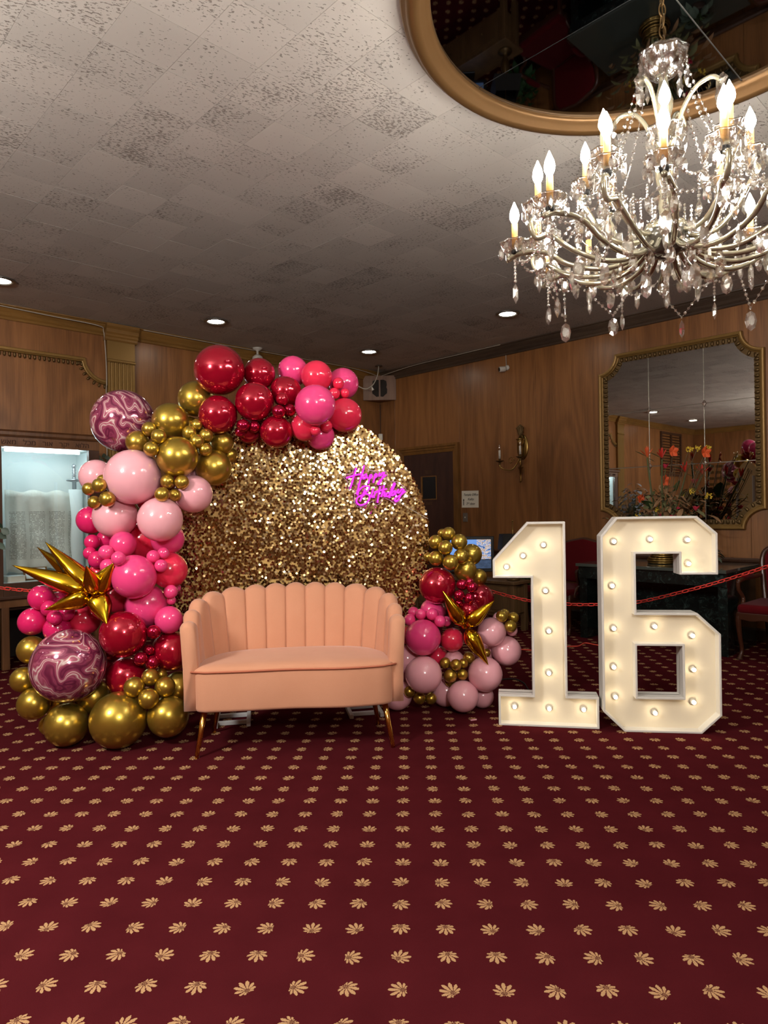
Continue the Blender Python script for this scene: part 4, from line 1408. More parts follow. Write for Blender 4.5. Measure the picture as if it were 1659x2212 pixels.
for x, y, kind in ((1398, 987, 'bird'), (1430, 990, 'bird'), (1481, 1020, 'bird'), (1517, 1025, 'bird'), (1453, 975, 'orchid'), (1523, 977, 'orchid'), (1436, 1038, 'orchid'),
                   (1385, 1077, 'bloom'), (1467, 1105, 'tulip'), (1452, 1122, 'tulip'), (1503, 1103, 'tulip'), (1430, 1120, 'tulip'), (1437, 1012, 'tulip'), (1500, 1045, 'tulip'),
                   (1488, 970, 'spray'), (1506, 968, 'spray'), (1530, 966, 'spray'), (1476, 1072, 'spray'), (1496, 1060, 'spray'), (1530, 1072, 'spray'), (1418, 1100, 'spray'), (1376, 1115, 'spray')):
    p_ = rpos(x, y)
    st_pts = smooth_path([(rf.uniform(-.05, .05), rf.uniform(-.05, .05), .15), (p_.x * .6, p_.y * .6 + rf.uniform(-.03, .03), .15 + (p_.z - .15) * .62), p_ - Vector((0, 0, .01))], 5)
    s_ = MB().tube(st_pts, .009 if kind == 'bird' else .004, 5)
    so_ = s_.build('stem', M['stem_green'] if kind in ('bird', 'tulip') else M['stem_brown'], fa, smooth=True)
    mbx = MB()
    if kind == 'bird':
        tilt = rf.uniform(-.3, .3)
        for a in (-1.0, -.6, -.25, .1, .5):
            leaf(mbx, p_, Vector((math.sin(a + tilt), rf.uniform(-.3, .1), math.cos(a + tilt))), .11, .02, 0)
        mm = M['fl_red'] if rf.random() < .6 else M['fl_orange']
        bk_ = MB()
        leaf(bk_, p_, Vector((-.9, 0, .35)), .16, .025, 0)
        leaf(bk_, p_ - Vector((.0, 0, .01)), Vector((.5, -.2, -.3)), .08, .03, 0)
        bk_.build('flower_bract', M['leaf_olive'], fa)
    elif kind == 'orchid':
        for k in range(5):
            a = 2 * PI * k / 5 + .4
            leaf(mbx, p_, Vector((math.cos(a), -.35, math.sin(a))), .062, .05, 0, Vector((0, 1, 0)))
        mm = M['fl_orange']
    elif kind == 'bloom':
        for k in range(12):
            a = 2 * PI * k / 12
            leaf(mbx, p_, Vector((math.cos(a), -.6 + .3 * (k % 3), math.sin(a))), .05, .03, 0, Vector((0, 1, 0)))
        mm = M['fl_orange']
    elif kind == 'tulip':
        for k in range(5):
            a = 2 * PI * k / 5
            leaf(mbx, p_, Vector((math.cos(a) * .6, math.sin(a) * .6, .7)), .06, .04, 0)
        mm = M['fl_pink']
    else:
        for k in range(9):
            c_ = p_ + Vector((rf.uniform(-.035, .035), rf.uniform(-.02, .02), rf.uniform(-.02, .02)))
            for s in range(3):
                a = rf.uniform(0, 6.3)
                leaf(mbx, c_, Vector((math.cos(a), -.4, math.sin(a))), .02, .014, 0, Vector((0, 1, 0)))
        mm = M['fl_yellow']
    mbx.build('flower_head', mm, fa)
lf1, lf2 = MB(), MB()
for k in range(420):
    x, y = rf.gauss(1437, 42), rf.uniform(1042, 1175)
    p_ = rpos(x, y)
    dd = Vector((p_.x, p_.y, rf.uniform(-.1, .5)))
    if dd.length < .02:
        dd = Vector((1, 0, .3))
    leaf(lf1 if k % 2 else lf2, p_ * .9, dd + Vector((rf.uniform(-.2, .2), rf.uniform(-.2, .2), 0)), rf.uniform(.05, .15), rf.uniform(.025, .06), .4)
tag(lf1.build('green_foliage', M['leaf_olive'], fa, smooth=True), kind='stuff')
tag(lf2.build('dry_foliage', M['leaf_dry'], fa, smooth=True), kind='stuff')
big = MB()
leaf(big, rpos(1455, 1075), Vector((.3, -.1, .9)), .2, .12, .1)
big.build('broad_leaf', M['leaf'], fa, smooth=True)
big = MB()
leaf(big, rpos(1410, 1100), Vector((-.6, -.1, .5)), .2, .12, .2)
big.build('broad_leaf', M['leaf'], fa, smooth=True)
tw = MB()
for k in range(12):
    p_ = rpos(rf.uniform(1450, 1545), rf.uniform(985, 1030))
    tw.tube(smooth_path([(0, 0, .2), p_ * .7, p_, p_ + Vector((rf.uniform(-.05, .08), 0, rf.uniform(-.04, .05)))], 4), .0025, 4)
tw.build('curly_twig', M['stem_brown'], fa)

# plant on the far side of the number six
pz = on_plane(1538, 1236, nR, 6.6)
foliage_plant('small_potted_plant', (pz.x - .04, pz.y + .02, .75), 'small leafy pot plant on the desk behind the number six', 26, .09, .13, M['leaf_grey'], .07)

# ------------------------------------------------------------------ carved armchairs with red velvet
def armchair(loc, ang, label):
    t_ = empty('carved_armchair', loc, ang, label, 'chair', None)
    # faces local -y, seat centre at origin
    def leg(x, y, front):
        s_ = 1 if x > 0 else -1
        if front:
            pts = [(x, y, .40), (x + s_ * .012, y - .02, .34), (x + s_ * .006, y - .012, .2), (x - s_ * .004, y + .005, .08), (x + s_ * .004, y - .018, .02), (x + s_ * .006, y - .025, .0)]
        else:
            pts = [(x, y, .40), (x, y + .01, .2), (x, y + .05, 0)]
        n_ = len(smooth_path(pts, 5))
        MB().tube(smooth_path(pts, 5), [.03 - .016 * math.sin(PI * min(1, i / n_ * 1.1)) ** .7 * (i / n_ + .3) for i in range(n_)], 8).build('leg', M['mahogany'], t_, smooth=True)
    leg(-.29, -.27, True)
    leg(.29, -.27, True)
    leg(-.24, .25, False)
    leg(.24, .25, False)
    MB().prism([(-.31, .40), (.31, .40), (.31, .345), (.2, .33), (.1, .345), (.0, .32), (-.1, .345), (-.2, .33), (-.31, .345)], -.31, -.28).build('front_rail', M['mahogany'], t_, bevel=.006)
    for x in (-.29, .27):
        MB().box(x, x + .025, -.29, .27, .34, .40).build('side_rail', M['mahogany'], t_, bevel=.005)
    st_ = MB().box(-.31, .31, -.32, .27, .39, .47).build('seat_cushion', M['velvet_red'], t_, bevel=.035, seg=4)
    Mb = Matrix.Translation((0, .25, .42)) @ Matrix.Rotation(-.16, 4, 'X')
    out = [(-.25, 0), (-.28, .25), (-.29, .4), (-.25, .49), (-.12, .52), (0, .54), (.12, .52), (.25, .49), (.29, .4), (.28, .25), (.25, 0)]
    fp = smooth_path([(x, 0, z) for x, z in out], 5)
    MB().tube([Mb @ p_ for p_ in fp], .024, 8).build('back_frame', M['mahogany'], t_, smooth=True)
    MB().prism([(x * .93, .06 + z * .9) for x, z in out], -.03, .03, Mb).build('back_cushion', M['velvet_red'], t_, bevel=.02, seg=3)
    for s_ in (-1, 1):
        x = s_ * .31
        ar = smooth_path([(s_ * .28, .21, .68), (x, .1, .665), (x + s_ * .01, -.08, .665), (x + s_ * .02, -.2, .65)], 5)
        MB().tube(ar, .02, 8).build('arm_rail', M['mahogany'], t_, smooth=True)
        MB().tube(smooth_path([(x + s_ * .02, -.2, .65), (x + s_ * .02, -.19, .58), (x - s_ * .0, -.14, .5), (x - s_ * .01, -.2, .43), (x - s_ * .01, -.2, .38)], 5), .018, 8).build('arm_post', M['mahogany'], t_, smooth=True)
        MB().tube(smooth_path([(x, .08, .69), (x, -.02, .695), (x + s_ * .01, -.12, .685)], 4), [.012, .024, .028, .03, .03, .03, .028, .024, .012], 8).build('arm_pad', M['velvet_red'], t_, smooth=True)
    return t_


c1 = (on_z(1137, 1357) + on_z(1240, 1374)) / 2
fdir = Vector((-.82, -.57, 0))
armchair(c1 - fdir * .29 - dR * .03, math.atan2(fdir.y, fdir.x) + PI / 2, 'red velvet carved armchair behind the number one')
f2 = -nR
c2 = on_z(1581, 1421)
armchair(c2 + dR * .365 + nR * .27, math.atan2(f2.y, f2.x) + PI / 2, 'red velvet carved armchair beside the marble desk leg')

# ------------------------------------------------------------------ red chain barrier
def link_mesh():
    return MB().tube([(.026 * math.cos(a) * (1 if abs(math.cos(a)) < .5 else 1), .0115 * math.sin(a), 0) if abs(math.cos(a)) > .86 else (.026 * math.cos(a), .0115 * (1 if math.sin(a) > 0 else -1) * min(1, abs(math.sin(a)) * 1.5), 0) for a in [2 * PI * k / 14 for k in range(14)]], .0042, 6, True).mesh('chain_link', M['chain_red'], True)


lme = link_mesh()


def chain(name, pts3, label):
    path = smooth_path(pts3, 24)
    L = [0]
    for a, b in zip(path[:-1], path[1:]):
        L.append(L[-1] + (b - a).length)
    root = empty(name, path[0], 0, label, 'chain')
    s_, k, idx = 0.0, 0, 0
    while s_ < L[-1]:
        while idx < len(L) - 2 and L[idx + 1] < s_:
            idx += 1
        t_ = (s_ - L[idx]) / max(1e-6, L[idx + 1] - L[idx])
        p_ = path[idx].lerp(path[idx + 1], t_)
        d_ = (path[idx + 1] - path[idx]).normalized()
        q3 = d_.to_track_quat('X', 'Z') @ Quaternion((1, 0, 0), (PI / 4 if k % 2 else -PI / 4))
        o_ = put('chain_link', lme, root, loc=p_ - path[0])
        o_.rotation_mode = 'QUATERNION'
        o_.rotation_quaternion = q3
        s_ += .043
        k += 1
    return root


chain('chain_barrier', [at_depth(x, y, Y) for x, y, Y in ((1010, 1262, 5.55), (1060, 1277, 5.5), (1145, 1298, 5.4), (1225, 1305, 5.3), (1285, 1306, 5.25), (1375, 1301, 5.15), (1480, 1277, 5.0), (1560, 1255, 4.85), (1659, 1223, 4.65), (1740, 1192, 4.5))], 'red plastic link chain strung behind the numbers one and six')
chain('chain_barrier', [at_depth(x, y, Y) for x, y, Y in ((-60, 1266, 5.05), (0, 1270, 5.0), (40, 1274, 5.0), (80, 1277, 5.0), (120, 1279, 5.0))], 'short run of red link chain before the display cabinet')
pe = at_depth(1740, 1192, 4.5)
po = empty('chain_post', (pe.x, pe.y, 0), 0, 'black stanchion post holding the red chain beside the armchair', 'post')
MB().lathe([(.001, 0), (.16, 0), (.16, .015), (.03, .03), (.02, .05), (.02, pe.z + .05), (.03, pe.z + .06), (.001, pe.z + .09)], 20).build('post', M['black'], po, smooth=True)
pe = at_depth(-60, 1266, 5.05)
po = empty('chain_post', (pe.x, pe.y, 0), 0, 'black stanchion post holding the red chain beside the display cabinet', 'post')
MB().lathe([(.001, 0), (.16, 0), (.16, .015), (.03, .03), (.02, .05), (.02, pe.z + .05), (.03, pe.z + .06), (.001, pe.z + .09)], 20).build('post', M['black'], po, smooth=True)

mb = MB().tube(smooth_path([on_z(x, y, .006) for x, y in ((1060, 1400), (1127, 1403), (1160, 1405), (1200, 1401), (1228, 1396.5), (1250, 1395.5), (1264, 1389), (1288, 1393), (1330, 1399), (1400, 1392), (1500, 1378))], 8), .006, 6)
tag(mb.build('extension_cord', M['cord_orange'], smooth=True), 'orange extension cord lying across the carpet behind the numbers', 'cord')
mb = MB().tube(smooth_path([on_z(x, y, .005) for x, y in ((1060, 1476), (1085, 1468), (1112, 1467), (1132, 1476), (1142, 1490), (1160, 1505))], 8), .005, 6)
tag(mb.build('power_cable', M['cable_black'], smooth=True), 'thin black power cable on the carpet behind the number one', 'cable')

# plants at the left edge
def sprig(name, label, pts, mleaf, Y, stem0):
    t_ = empty(name, at_depth(*stem0, Y), 0, label, 'plant')
    o0 = at_depth(*stem0, Y)
    mbx, stx = MB(), MB()
    for (x0, y0, x1, y1, wd) in pts:
        a, b = at_depth(x0, y0, Y) - o0, at_depth(x1, y1, Y + random.uniform(-.05, .05)) - o0
        leaf(mbx, a, b - a, (b - a).length, wd, .1, Vector((.3, -1, .2)))
        stx.tube([Vector((0, 0, 0)), (a * .6) + Vector((0, 0, .02)), a], .004, 5)
    mbx.build('leaves', mleaf, t_, smooth=True)
    stx.build('stems', M['stem_green'], t_)


sprig('leafy_branch', 'branch of dark leaves before the display cabinet stile', [(-8, 1128, 5, 1142, .03), (2, 1142, 20, 1152, .04), (-6, 1150, 14, 1162, .035), (-6, 1172, 12, 1185, .03), (-10, 1178, 8, 1180, .02)], mat('deep_green_leaf', S(30, 46, 32), .5), 3.6, (-30, 1160))  # leaves in a deeper green than the potted plants
sprig('trailing_plant', 'trailing green plant beside the fluted pilaster', [(208, 985, 216, 992, .06), (212, 992, 224, 1000, .06), (220, 986, 230, 982, .05), (226, 990, 238, 988, .05), (210, 1000, 219, 1006, .06), (228, 998, 240, 1002, .05), (206, 975, 213, 981, .05)], M['leaf_grey'], 7.2, (216, 1060))
foliage_plant('tall_foliage_plant', WL(-6.12, 0, 1.05), 'bushy blue-grey foliage plant beside the display cabinet, seen in the wall mirror', 420, .40, 1.45, mat('blue_grey_leaf', S(140, 150, 164), .4), .35, 1.2)

# ------------------------------------------------------------------ scalloped velvet loveseat
def velvet():
    m = mat('peach_velvet', S(200, 140, 112), .8, spec=.2, sheen=.25)
    N = NT(m)
    tc = N.new('ShaderNodeTexCoord')
    n1 = N.noise(tc.outputs['Object'], 4.0, 3)
    n2 = N.noise(tc.outputs['Object'], 300.0, 2)
    N.color(N.mix(N.math('ADD', N.math('MULTIPLY', n1.outputs['Fac'], .7), N.math('MULTIPLY', n2.outputs['Fac'], .3)), S(200, 139, 107), S(220, 161, 129)))
    N.bump(n2.outputs['Fac'], .1, .001)
    return m


M['velvet'] = velvet()
M['piping'] = mat('velvet_piping', S(190, 112, 84), .8)
M['goldleg'] = mat('polished_gold_leg', S(214, 160, 84), .18, 1.0)
sA = math.atan2(.123, 1.046)
sofa = empty('loveseat', (-.496, 3.665, 0), sA, 'peach velvet loveseat with scalloped channel back and gold legs', 'sofa')
half = [(-.553, -.005), (-.556, .12), (-.536, .25), (-.466, .37), (-.345, .445), (-.17, .475), (0, .482)]
U = smooth_path([(x, y, 0) for x, y in half] + [(-x, y, 0) for x, y in half[-2::-1]], 12)
cum = [0]
for a, b in zip(U[:-1], U[1:]):
    cum.append(cum[-1] + (b - a).length)


def upt(s_):
    s_ = max(0, min(cum[-1], s_))
    for i in range(len(cum) - 1):
        if cum[i + 1] >= s_:
            t_ = (s_ - cum[i]) / max(1e-9, cum[i + 1] - cum[i])
            p_ = U[i].lerp(U[i + 1], t_)
            d_ = (U[i + 1] - U[i]).normalized()
            return p_, Vector((d_.y, -d_.x, 0))       # normal towards the seat
    return U[-1], Vector((1, 0, 0))


tops = [.722, .768, .812, .838, .852, .86, .864, .866]
tops = tops + tops[-2::-1]
NCH = 15
for c_ in range(NCH):
    s0, s1 = cum[-1] * c_ / NCH, cum[-1] * (c_ + 1) / NCH
    vs, fs = [], []
    NU = 9
    for i in range(NU + 1):
        u = i / NU
        p_, nn = upt(s0 + (s1 - s0) * u)
        e = 2 * u - 1
        bul = .009 * max(0, 1 - abs(e) ** 4)
        zt = tops[c_] - .026 * abs(e) ** 2.2
        # neighbour heights blend
        if u < .5 and c_ > 0:
            zt += (tops[c_ - 1] - tops[c_]) * .5 * (1 - 2 * u) ** 2 * (1 if tops[c_ - 1] < tops[c_] else .3)
        if u > .5 and c_ < NCH - 1:
            zt += (tops[c_ + 1] - tops[c_]) * .5 * (2 * u - 1) ** 2 * (1 if tops[c_ + 1] < tops[c_] else .3)
        th = .036
        loop = []
        for z in (.25, .36, .47, .56, .65):
            zz = min(z, zt - .06)
            loop.append((th + bul, zz))
        for k in range(1, 8):
            a = PI * k / 8
            loop.append(((th + bul) * math.cos(a), zt - .045 + .045 * math.sin(a)))
        for z in (.65, .56, .47, .36, .25):
            loop.append((-(th + bul * .6), min(z, zt - .06)))
        for off, z in loop:
            lean = -(.02 + .055 * abs(nn.y)) * max(0, (z - .42)) / .4
            q3 = p_ + nn * (off + lean)
            vs.append((q3.x, q3.y, z))
    nl_ = 17
    for i in range(NU):
        for k in range(nl_):
            a, b = i * nl_ + k, i * nl_ + (k + 1) % nl_
            fs.append((a, b, b + nl_, a + nl_))
    fs += [tuple(range(nl_)), tuple(range(NU * nl_, (NU + 1) * nl_))]
    MB().add(vs, fs).build('back_channel', M['velvet'], sofa, smooth=True)
# seat and apron
inner_pts = []
for k in range(41):
    p_, nn = upt(cum[-1] * k / 40)
    inner_pts.append(p_ + nn * .02)
front = []
for k in range(1, 30):
    t_ = k / 30
    x = .553 - 1.106 * t_
    y = -.036 - .012 * math.sin(2 * PI * t_ * 1.0) + .012 * math.cos(4 * PI * t_) * .6 - .01
    edge = min(1, min(t_, 1 - t_) / .07)
    front.append((x, (y + .03) * edge - .03 * edge))
outline = [(p_.x, p_.y) for p_ in inner_pts] + front
n = len(outline)
MB().add([(x, y, .242) for x, y in outline] + [(x * 1.0, y, .46) for x, y in outline], [tuple(range(n - 1, -1, -1)), tuple(range(n, 2 * n))] + [(i, (i + 1) % n, (i + 1) % n + n, i + n) for i in range(n)]).build('seat_base', M['velvet'], sofa, bevel=.02, seg=4, smooth=True)
cx_, cy_ = 0, .2
vs = []
for sc_, z in ((1.0, .455), (1.004, .463), (.985, .474), (.93, .484), (.7, .492), (.35, .496)):
    vs += [((x - cx_) * sc_ + cx_, (y - cy_) * sc_ + cy_, z) for x, y in outline]
fs = []
for r_ in range(5):
    fs += [(r_ * n + i, r_ * n + (i + 1) % n, (r_ + 1) * n + (i + 1) % n, (r_ + 1) * n + i) for i in range(n)]
fs += [tuple(range(5 * n, 6 * n)), tuple(range(n - 1, -1, -1))]
MB().add(vs, fs).build('seat_cushion', M['velvet'], sofa, smooth=True)
MB().tube([(x * 1.0, y - .003, .459) for x, y in [(.553, -.005)] + front + [(-.553, -.005)]], .0055, 6).build('front_piping', M['piping'], sofa, smooth=True)
for sx, y0, y1 in ((-1, .02, -.012), (1, .02, -.012), (-1, .36, .40), (1, .36, .40)):
    xb, xt = (.527, .487) if y0 < .1 else (.49, .45)
    MB().tube([(sx * xt, y0 + .01, .25), (sx * (xt + xb) / 2, (y0 + .01 + y1) / 2, .125), (sx * xb, y1, .012), (sx * xb, y1, 0)], [.017, .0145, .011, .011], 12).build('leg', M['goldleg'], sofa, smooth=True)

# ------------------------------------------------------------------ round sequin backdrop
BDC, BDR, BDZ = Vector((-.575, 4.47, 0)), .895, 1.095
bA = math.radians(10.5)
bd = empty('sequin_backdrop', BDC, bA, 'round backdrop board covered in shimmering gold sequins behind the loveseat', 'backdrop')
bn = Vector((-math.sin(bA), math.cos(bA), 0))


def on_backdrop(x, y, off=.05):
    return on_plane(x, y, bn, bn.dot(BDC) - off)


fab = mat('gold_mesh_fabric', S(206, 166, 98), .6, .1)
MB().lathe([(.001, 0), (BDR, 0), (BDR + .004, .012), (BDR, .03), (.001, .03)], 72, Matrix.Translation((0, 0, BDZ)) @ Matrix.Rotation(-PI / 2, 4, 'X')).build('board', fab, bd)
sq = MB()
rs = random.Random(11)
oct6 = [(math.cos(2 * PI * k / 6), math.sin(2 * PI * k / 6)) for k in range(6)]
rowz = -BDR
row = 0
SV, SF = [], []
while rowz < BDR:
    x = -BDR + (row % 2) * .0075
    while x < BDR:
        px_, pz_ = x + rs.uniform(-.003, .003), rowz + rs.uniform(-.002, .002)
        if px_ * px_ + pz_ * pz_ < (BDR + .004) ** 2 and rs.random() > .24:
            big_ = rs.random() < .2
            ax, az = rs.gauss(-.066, .05 if not big_ else .22), rs.gauss(-.03, .05 if not big_ else .24)
            rad = .0085
            ca, sa = math.cos(ax), math.sin(ax)
            cz_, sz_ = math.cos(az), math.sin(az)
            o_ = len(SV)
            yoff = -.006 - rs.random() * .004
            for ux_, uz_ in oct6:
                X, Y, Z = ux_ * rad, 0.0, uz_ * rad - rad * .8
                Y, Z = Y * cz_ - Z * sz_, Y * sz_ + Z * cz_
                X, Y = X * ca - Y * sa, X * sa + Y * ca
                SV.append((px_ + X, yoff + min(Y, .005), BDZ + pz_ + rad * .8 + Z))
            SF.append(tuple(range(o_, o_ + 6)))
        x += .0145
    rowz += .0125
    row += 1


def sequin_mat():
    m = mat('gold_sequin', S(214, 176, 104), .13, 1.0)
    N = NT(m)
    g = N.new('ShaderNodeNewGeometry')
    N.color(N.ramp(g.outputs['Random Per Island'], [(0, S(158, 128, 80)), (.6, S(192, 160, 110)), (.9, S(216, 190, 146)), (1, S(244, 232, 208))]))
    return m


me = bpy.data.meshes.new('sequin_covering')
me.from_pydata(SV, [], SF)
me.materials.append(sequin_mat())
tag(put('sequin_covering', me, bd), 'shimmering gold sequins', kind='stuff')
M['white_metal'] = mat('white_painted_metal', S(206, 206, 206), .4)
for fx in (-.43, .40):
    MB().box(fx - .11, fx - .085, -.30, .22, .0, .026).box(fx + .085, fx + .11, -.30, .22, 0, .026).box(fx - .09, fx + .09, -.25, -.225, .001, .025).box(fx - .09, fx + .09, -.10, -.075, .001, .025).box(fx - .09, fx + .09, .15, .175, .001, .025).build('base_foot', M['white_metal'], bd, bevel=.003)
    MB().box(fx - .015, fx + .015, .03, .06, .0, 1.75).build('upright', M['white_metal'], bd)

# neon sign
ns = empty('neon_sign', on_backdrop(810, 1045), bA, 'glowing magenta neon script sign reading Happy Birthday on the sequin backdrop', 'neon sign')
nsM = Matrix.Rotation(-bA, 3, 'Z')
ns0 = on_backdrop(810, 1045)


def nsp(x, y, off=.05):
    return nsM @ (on_backdrop(700 + x / 6.636, 980 + y / 6.636, off) - ns0)


strokes = [
    ('letter_h', [[(462, 202), (435, 290), (405, 400), (376, 498)], [(576, 165), (556, 250), (520, 380), (490, 500), (466, 582)], [(316, 346), (400, 320), (480, 300), (558, 288)]]),
    ('letter_a', [[(612, 290), (575, 308), (556, 338), (566, 358), (592, 346), (614, 306), (612, 340), (634, 344)]]),
    ('letter_p', [[(662, 300), (648, 370), (636, 430)], [(652, 330), (676, 300), (686, 322), (668, 350), (648, 352)]]),
    ('letter_p', [[(734, 288), (720, 360), (706, 418)], [(724, 318), (748, 288), (760, 308), (742, 338), (720, 344)]]),
    ('letter_y', [[(800, 270), (788, 308), (806, 316), (832, 284), (846, 262)], [(868, 262), (838, 340), (808, 410), (784, 440), (772, 426), (800, 390), (850, 340), (892, 302)]]),
    ('letter_b', [[(592, 500), (555, 595), (515, 684)], [(482, 598), (500, 530), (560, 474), (625, 464), (648, 492), (620, 536), (560, 574), (620, 578), (656, 612), (640, 668), (580, 722), (510, 734), (466, 690), (480, 632), (530, 602), (580, 596)]]),
    ('letter_i', [[(706, 496), (690, 560), (678, 604), (696, 622), (716, 600)]]),
    ('letter_r', [[(736, 548), (724, 590), (716, 634)], [(724, 590), (744, 556), (768, 548)]]),
    ('letter_t', [[(806, 466), (788, 560), (764, 704)], [(722, 552), (800, 528), (902, 504)]]),
    ('letter_h', [[(862, 452), (842, 530), (820, 620)], [(832, 580), (858, 548), (872, 560), (862, 604), (884, 612)]]),
    ('letter_d', [[(940, 560), (906, 564), (888, 596), (904, 612), (938, 590), (990, 450), (1006, 424), (1014, 444), (960, 560), (936, 636)]]),
    ('letter_a', [[(1022, 530), (984, 548), (966, 584), (982, 600), (1010, 574), (1030, 536), (1020, 584), (1040, 594)]]),
    ('letter_y', [[(1068, 506), (1052, 550), (1072, 562), (1100, 530), (1122, 494)], [(1146, 508), (1106, 580), (1070, 650), (1034, 682), (1012, 664), (1036, 628), (1100, 590), (1166, 536)]]),
]
for nm, paths in strokes:
    mbx = MB()
    for pa in paths:
        mbx.tube(smooth_path([nsp(*p_) for p_ in pa], 5), .0058, 7)
    mbx.build(nm, M['neon'], ns, smooth=True)
outl = [(318, 300), (280, 345), (330, 390), (352, 500), (430, 530), (440, 600), (432, 690), (480, 765), (600, 750), (690, 680), (740, 740), (800, 720), (850, 630), (930, 660), (1010, 710), (1090, 680), (1190, 540), (1160, 480), (1040, 400), (960, 400), (900, 380), (910, 290), (870, 230), (780, 250), (640, 240), (600, 140), (550, 130), (520, 190), (440, 180), (400, 290)]
pp2 = [nsp(x, y, .035) for x, y in outl]
n = len(pp2)
MB().add([p_ for p_ in pp2] + [p_ + Vector((0, .004, 0)) for p_ in pp2], [tuple(range(n)), tuple(range(2 * n - 1, n - 1, -1))] + [(i, (i + 1) % n, (i + 1) % n + n, i + n) for i in range(n)]).build('acrylic_backing', M['acrylic'], ns)
MB().tube([p_ for p_ in pp2], .0016, 5, True).build('acrylic_edge', mat('acrylic_edge', S(236, 190, 226), .2), ns)
mbx = MB()
for pa in ([(600, 200), (700, 250), (830, 330), (960, 400)], [(940, 620), (1080, 690), (1180, 760), (1300, 830), (1490, 930)]):
    mbx.tube(smooth_path([nsp(*p_) for p_ in pa], 6), .0016, 5)
mbx.build('hanging_wire', M['white_plastic'], ns)

# ------------------------------------------------------------------ marquee numbers
M['marq_face'] = mat('cream_painted_panel', S(230, 218, 194), .55)
M['marq_rim'] = mat('white_painted_wood', S(222, 218, 210), .55)


def ccw(poly):
    a = sum(x0 * z1 - x1 * z0 for (x0, z0), (x1, z1) in zip(poly, poly[1:] + poly[:1]))
    return poly if a > 0 else poly[::-1]


def marquee(name, label, org, ang, poly, hole, bulbs):
    t_ = empty(name, org, ang, label, 'marquee number')
    poly = ccw(poly)
    D = .125
    prof = [(0, 0), (0, -D), (.013, -D), (.013, 0)]
    sweep_profile(poly, prof, True).build('side_rim', M['marq_rim'], t_, bevel=.002, seg=1)
    if hole:
        hole = ccw(hole)[::-1]
        sweep_profile(hole, prof, True).build('inner_rim', M['marq_rim'], t_, bevel=.002, seg=1)
    bm = bmesh.new()
    edges = []
    for lp_ in [poly] + ([hole] if hole else []):
        vv = [bm.verts.new((x, 0, z)) for x, z in lp_]
        edges += [bm.edges.new((vv[i], vv[(i + 1) % len(vv)])) for i in range(len(vv))]
    bmesh.ops.triangle_fill(bm, use_beauty=True, edges=edges)
    bmesh.ops.recalc_face_normals(bm, faces=bm.faces)
    me_ = bpy.data.meshes.new('face_panel')
    bm.to_mesh(me_)
    bm.free()
    me_.materials.append(M['marq_face'])
    o_ = put('face_panel', me_, t_, loc=(0, .062, 0))
    sd_ = o_.modifiers.new('thick', 'SOLIDIFY')
    sd_.thickness = .008
    ny = Vector((-math.sin(ang), math.cos(ang), 0))
    nxv = Vector((math.cos(ang), math.sin(ang), 0))
    for bx_, by_ in bulbs:
        p_ = on_plane(1050 + bx_ / 2.724, 1110 + by_ / 2.724, ny, ny.dot(org) + .035)
        lx = (p_ - org).dot(nxv)
        so_ = put('bulb_socket', sock2, t_, loc=(lx, .056, p_.z))
        put('globe_bulb', globe, so_)
    return t_


sock2 = MB().lathe([(.001, 0), (.017, 0), (.019, .004), (.012, .008), (.010, .016), (.001, .016)], 14, Matrix.Rotation(PI / 2, 4, 'X')).mesh('bulb_socket', M['white_plastic'], True)
globe = MB().lathe([(.001, .012), (.007, .013), (.011, .021), (.0115, .028), (.008, .036), (.001, .04)], 12, Matrix.Rotation(PI / 2, 4, 'X')).mesh('globe_bulb', M['marq'], True)
oA = Vector((.672, 4.064, 0))
marquee('marquee_number_one', 'white marquee number one with nine warm bulbs standing on the carpet', oA, math.atan2(-.106, .574),
        [(0, 0), (.583, 0), (.583, .187), (.405, .187), (.405, 1.222), (.185, 1.222), (-.022, .995), (-.022, .888), (.203, .888), (.203, .187), (0, .187)], None,
        [(338, 183), (218, 247), (120, 313), (350, 453), (370, 690), (370, 938), (168, 1135), (372, 1147), (575, 1152)])
oB = Vector((1.256, 3.920, 0))
marquee('marquee_number_six', 'white marquee number six with thirteen warm bulbs standing on the carpet', oB, math.atan2(-.052, .392),
        [(0, .115), (.12, 0), (.545, 0), (.655, .105), (.655, .57), (.53, .69), (.195, .69), (.195, 1.03), (.435, 1.03), (.435, .91), (.645, .91), (.645, 1.145), (.535, 1.245), (.09, 1.245), (0, 1.135)],
        [(.195, .205), (.445, .205), (.445, .50), (.195, .50)],
        [(753, 163), (967, 150), (1187, 153), (1192, 293), (743, 424), (752, 675), (993, 663), (1215, 717), (752, 902), (1222, 917), (762, 1078), (1222, 1109), (995, 1172)])

# ------------------------------------------------------------------ balloons
def balloon_mesh(m):
    prof = [(.001, -1.13), (.05, -1.13), (.06, -1.1), (.03, -1.085), (.05, -1.06), (.16, -1.0)]
    for k in range(3, 23):
        a = PI * k / 22
        prof.append((max(.0005, math.sin(a) * (1 - .02 * math.cos(a))), -math.cos(a)))
    return MB().lathe(prof, 28).mesh('balloon', M[m], True)


BM = {}
LD = [(1640, 3.83), (1560, 3.86), (1480, 3.89), (1400, 3.93), (1300, 3.98), (1200, 4.03), (1100, 4.06), (1000, 4.09), (900, 4.13), (740, 4.16)]
RD = [(1560, 4.36), (1500, 4.38), (1400, 4.40), (1300, 4.43), (1140, 4.47)]


def interp(tab, y):
    for (y0, d0), (y1, d1) in zip(tab[:-1], tab[1:]):
        if y >= y1:
            return d0 + (d1 - d0) * (y - y0) / (y1 - y0)
    return tab[-1][1]


